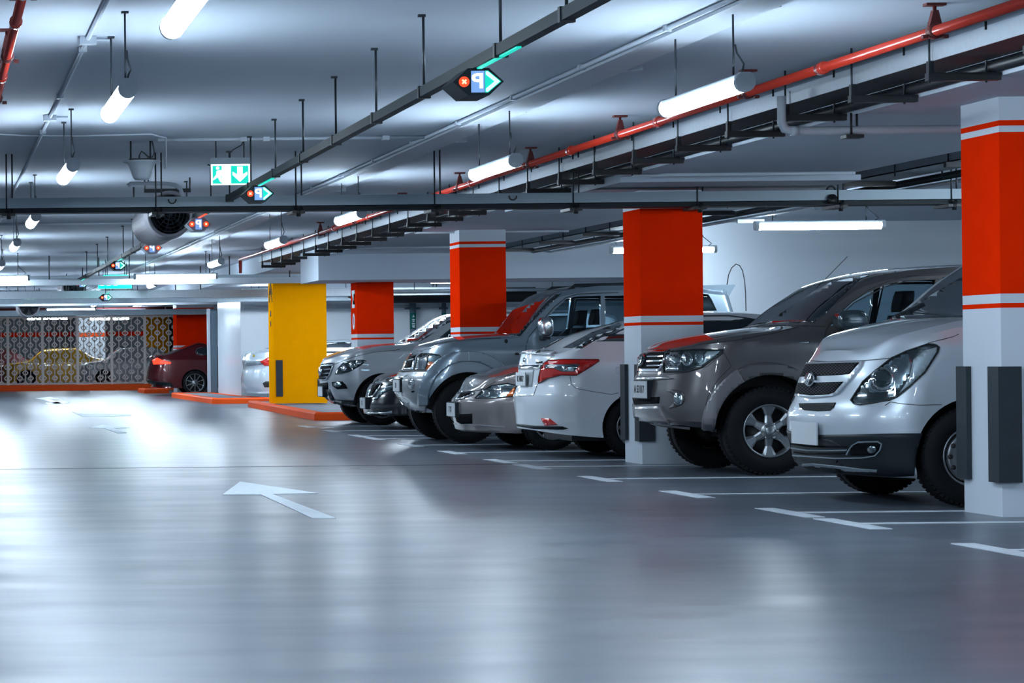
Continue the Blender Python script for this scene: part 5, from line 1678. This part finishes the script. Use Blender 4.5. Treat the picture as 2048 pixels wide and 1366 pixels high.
T.patch('kidney_opening', K4((478, 880), (535, 868), (520, 895), (480, 950), (450, 960)), M_GRIL, off=0.016, mirror=False)
T.patch('headlamp', K4((520, 920), (580, 880), (635, 865), (640, 890), (560, 935), (500, 990), (490, 985)), M_REFL, off=0.008)
T.patch('lower_trim', K4((440, 1078), (580, 1078), (625, 1065), (620, 1125), (570, 1130), (430, 1098)), M_CHR, off=0.008, mirror=False)
T.patch('lower_opening', K4((450, 1092), (560, 1090), (590, 1080), (590, 1110), (560, 1118), (450, 1108)), M_GRIL, off=0.010, mirror=False)
T.plate(733, 806, 37.3, 0.40, 0.15, 'K', holder=True)

# ------------------------------------------------------------------ pale crossover
mer = Car('pale_crossover', 'pale silver crossover with barred grille and round star badge beside the broad yellow pillar', C_MERC, 6.04, 39.0, 1.93, 4.8,
          nose=[(0.45, 0.30), (694, 817), (672, 808), (657, 800), (645, 790), (641, 775), (638, 755), (638, 740), (641, 728), (646, 719)],
          top=[(652, 715), (662, 710), (686, 701), (712, 694), (739, 689), (804, 684), (850, 655), (901, 628), (1.95 + 0.35, 1.70), (2.7, 1.77), (3.9, 1.77), (4.5, 1.66)],
          tail=[(4.7, 0.4), (4.8, 0.8), (4.7, 1.2), (4.55, 1.6)], bottom=[(0, 0.44), (0.35, 0.30), (0.6, 0.27), (4.8, 0.35)], front=(0.45, 2.4), rear=(0.2, 4), belt=1.14, tumble=0.28)
T = mer
T.arches([0.84, 3.75], 0.37, 0.43)
T.wheels([0.84, 3.75], 0.37, 0.37, 0.25, 0.24, 'five')
K6 = crop(680, 560, 0.1172)
T.patch('windscreen', K6((1045, 1052), (1200, 965), (1500, 790), (1700, 680), (1885, 585), (1885, 720), (1700, 830), (1480, 985), (1350, 1055), (1150, 1062)), M_GLASSD, off=0.006, mirror=False)
T.patch('side_window', K6((1560, 1075), (1680, 1000), (1885, 830), (2100, 700), (2500, 560), (4200, 560), (4200, 980), (1900, 1000)), M_GLASSD)
T.line('roof_edge', K6((1500, 940), (1885, 735)), 3.0, C_MERC, off=0.01)
hp = K4((190, 792), (210, 748), (250, 705), (310, 686), (400, 680), (428, 690), (380, 730), (300, 775), (240, 790))
h = T.patch('headlamp', hp, M_REFLD, off=0.010)
for cx, cy in ((260, 745), (320, 722), (370, 702)): T.patch('headlamp_lens', circle_px(*K4((cx, cy))[0], 6, 5.5), M_PROJ, off=0.014, parent=h, mirror=False)
g = T.patch('grille', K4((90, 712), (182, 708), (178, 730), (150, 800), (128, 828), (70, 832), (74, 770)), M_GRIL, off=0.012, mirror=False)
for yy in (722, 752, 782, 810):
    T.line('grille_bar', K4((92, yy + 6), (178 - (yy - 722) * 0.45, yy)), 2.2, M_CHR, off=0.018, parent=g, mirror=False)
T.line('grille_edge', K4((90, 712), (182, 708), (178, 730), (150, 800), (128, 828), (70, 832)), 1.5, M_CHR, off=0.018, parent=g, mirror=False)
T.patch('badge', circle_px(*K4((88, 770))[0], 3.5, 8), M_CHR, off=0.03, parent=g, mirror=False)
T.patch('lower_intake', K4((78, 860), (135, 852), (140, 905), (90, 905)), M_GRIL, off=0.01, mirror=False)
T.patch('fog_recess', K4((170, 850), (245, 845), (270, 870), (285, 900), (210, 905), (175, 880)), M_GRIL, off=0.01)
T.patch('fog_lamp', circle_px(*K4((212, 868))[0], 8, 5), M_REFL, off=0.014)
T.patch('lower_bumper', K4((85, 912), (150, 905), (190, 985), (350, 990), (345, 1060), (280, 1058), (180, 1010), (110, 960)), M_PLAST, off=0.010)
T.line('bumper_lip', K4((80, 905), (130, 930), (160, 990), (260, 1045)), 3.0, M_CHR, off=0.018, mirror=False)
T.line('bonnet_seam', K4((110, 705), (190, 715), (330, 660), (480, 625), (680, 605)), 0.9)
T.line('door_mirror_edge', K4((930, 535), (1060, 520)), 4, C_MERC, off=0.05)
T.plate(638, 783, 39.7, 0.42, 0.15, None, holder=True)

# ------------------------------------------------------------------ far cars
K5 = crop(280, 520, 0.2489)
lex = Car('pale_saloon', 'pale silver saloon showing its tail between the white wall and the broad yellow pillar', C_LEX, 7.285, 59.0, 1.82, 4.8,
          nose=[(0.1, 0.22), (487, 786), (484, 774), (482, 760), (484, 746), (486, 735), (484, 722), (488, 711)],
          top=[(492, 707), (510, 702), (529, 698), (544, 692), (1.15, 1.18), (1.75, 1.42), (2.3, 1.46), (2.8, 1.42), (3.6, 1.02), (4.5, 0.85)], tail=[(4.7, 0.3), (4.8, 0.55), (4.7, 0.8)],
          bottom=[(0, 0.22), (4.8, 0.2)], front=(0.5, 2.5), rear=(0.4, 2.5), belt=1.0, tumble=0.36, na=80)
T = lex
T.arches([1.08, 3.85], 0.32, 0.36)
T.wheels([1.08, 3.85], 0.32, 0.32, 0.21, 0.2, 'ten')
T.patch('rear_window', K5((985, 715), (1060, 690), (1140, 650), (1200, 648), (1130, 705)), M_GLASSD, step=4)
T.patch('side_window', [(560, 700), (590, 688), (700, 684), (740, 700), (700, 706), (580, 706)], M_GLASSD, step=4)
T.patch('tail_lamp', K5((965, 815), (1010, 795), (1060, 768), (1110, 760), (1100, 830), (1060, 850), (1000, 850)), M_TAIL, off=0.012, step=4)
T.patch('tail_recess', K5((842, 830), (860, 815), (975, 810), (985, 840), (850, 855)), M_GALV2, off=0.008, mirror=False, step=4)
T.patch('exhaust_recess', K5((985, 990), (1010, 975), (1075, 975), (1075, 1020), (1000, 1022)), M_SEAM, off=0.01, step=4)
T.patch('badge', circle_px(*K5((915, 770))[0], 2.2, 2.6), mat('badge_gold', (0.45, 0.33, 0.05), 0.3, 0.9), off=0.01, mirror=False, step=4)

mar = Car('maroon_saloon', 'dark maroon saloon with lit red tail lamps, boot towards the lane by the steel door', C_MAR, 6.14, 72.5, 1.88, 4.9,
          nose=[(0.1, 0.22), (305, 771), (295, 765), (292, 757), (293, 745), (295, 735), (298, 722), (299, 715)],
          top=[(303, 711), (312, 710), (330, 707), (355, 698), (375, 690), (395, 684), (1.9, 1.40), (2.5, 1.46), (3.3, 1.38), (3.9, 1.0), (4.6, 0.85)], tail=[(4.8, 0.3), (4.9, 0.55), (4.75, 0.8)],
          bottom=[(0, 0.26), (0.4, 0.2), (4.9, 0.2)], front=(0.5, 2.5), rear=(0.4, 2.5), belt=1.02, tumble=0.36, na=80)
T = mar
T.arches([1.32, 4.2], 0.345, 0.385)
T.wheels([1.32, 4.2], 0.345, 0.345, 0.255, 0.22, 'ten')
G_TAIL = glow('glow_tail', (1.0, 0.05, 0.02), 1.2)
T.patch('tail_lamp', K5((100, 805), (140, 785), (175, 803), (250, 822), (245, 835), (180, 838), (110, 840)), G_TAIL, off=0.012, step=3)
T.patch('side_window', K5((445, 745), (465, 718), (520, 700), (700, 690), (900, 700), (1050, 760), (500, 768)), M_GLASSD, step=4)
T.line('window_trim', K5((500, 702), (460, 712), (445, 740), (462, 765), (508, 768)), 1.3, M_CHR, off=0.01)
T.patch('chrome_strip', K5((62, 800), (85, 790), (80, 850), (62, 860)), M_CHR, off=0.01, mirror=False, step=3)
T.patch('lower_bumper', K5((55, 960), (120, 975), (250, 985), (270, 1020), (150, 1010), (60, 990)), M_PLAST, off=0.01, step=3)

# the cars glimpsed behind the lattice fence
tx = Car('yellow_car', 'bright yellow car seen through the lattice fence panels', C_TAXI, 2.55, 92.3, 1.8, 4.5,
         nose=[(0.05, 0.25), (0.0, 0.5), (0.02, 0.8), (0.12, 0.92)], top=[(0.9, 1.02), (1.5, 1.42), (2.6, 1.47), (3.4, 1.1), (4.2, 1.0)], tail=[(4.45, 0.3), (4.5, 0.6), (4.4, 0.95)],
         bottom=[(0, 0.22), (4.5, 0.22)], front=(0.4, 2.4), rear=(0.4, 2.4), belt=0.98, tumble=0.36, na=50, fixed_origin=True)
tx.arches([0.85, 3.6], 0.32, 0.36); tx.wheels([0.85, 3.6], 0.32, 0.32, 0.2, 0.2, 'five')
tx.top_patch('windscreen', [(0.98, -0.65), (1.45, -0.55), (1.45, 0.55), (0.98, 0.65)], M_GLASSD)
for x0_, lab, cc, sub in ((5.05 - 2.6, 'dull red car standing low behind the lattice fence', C_MAR, 95.0), (5.2, 'white car glimpsed through the lattice near the small yellow pillar', C_WHITE, 90.0)):
    c = copy_tree(tx.o)
    c.name = 'car_behind_fence'
    c.location = (x0_ if cc is C_WHITE else 0.2, sub + 0.9, 0)
    tag(c, lab, 'car')
    for ch in c.children:
        if ch.name.startswith('body'):
            ch.data = ch.data.copy()
            ch.data.materials[0] = cc
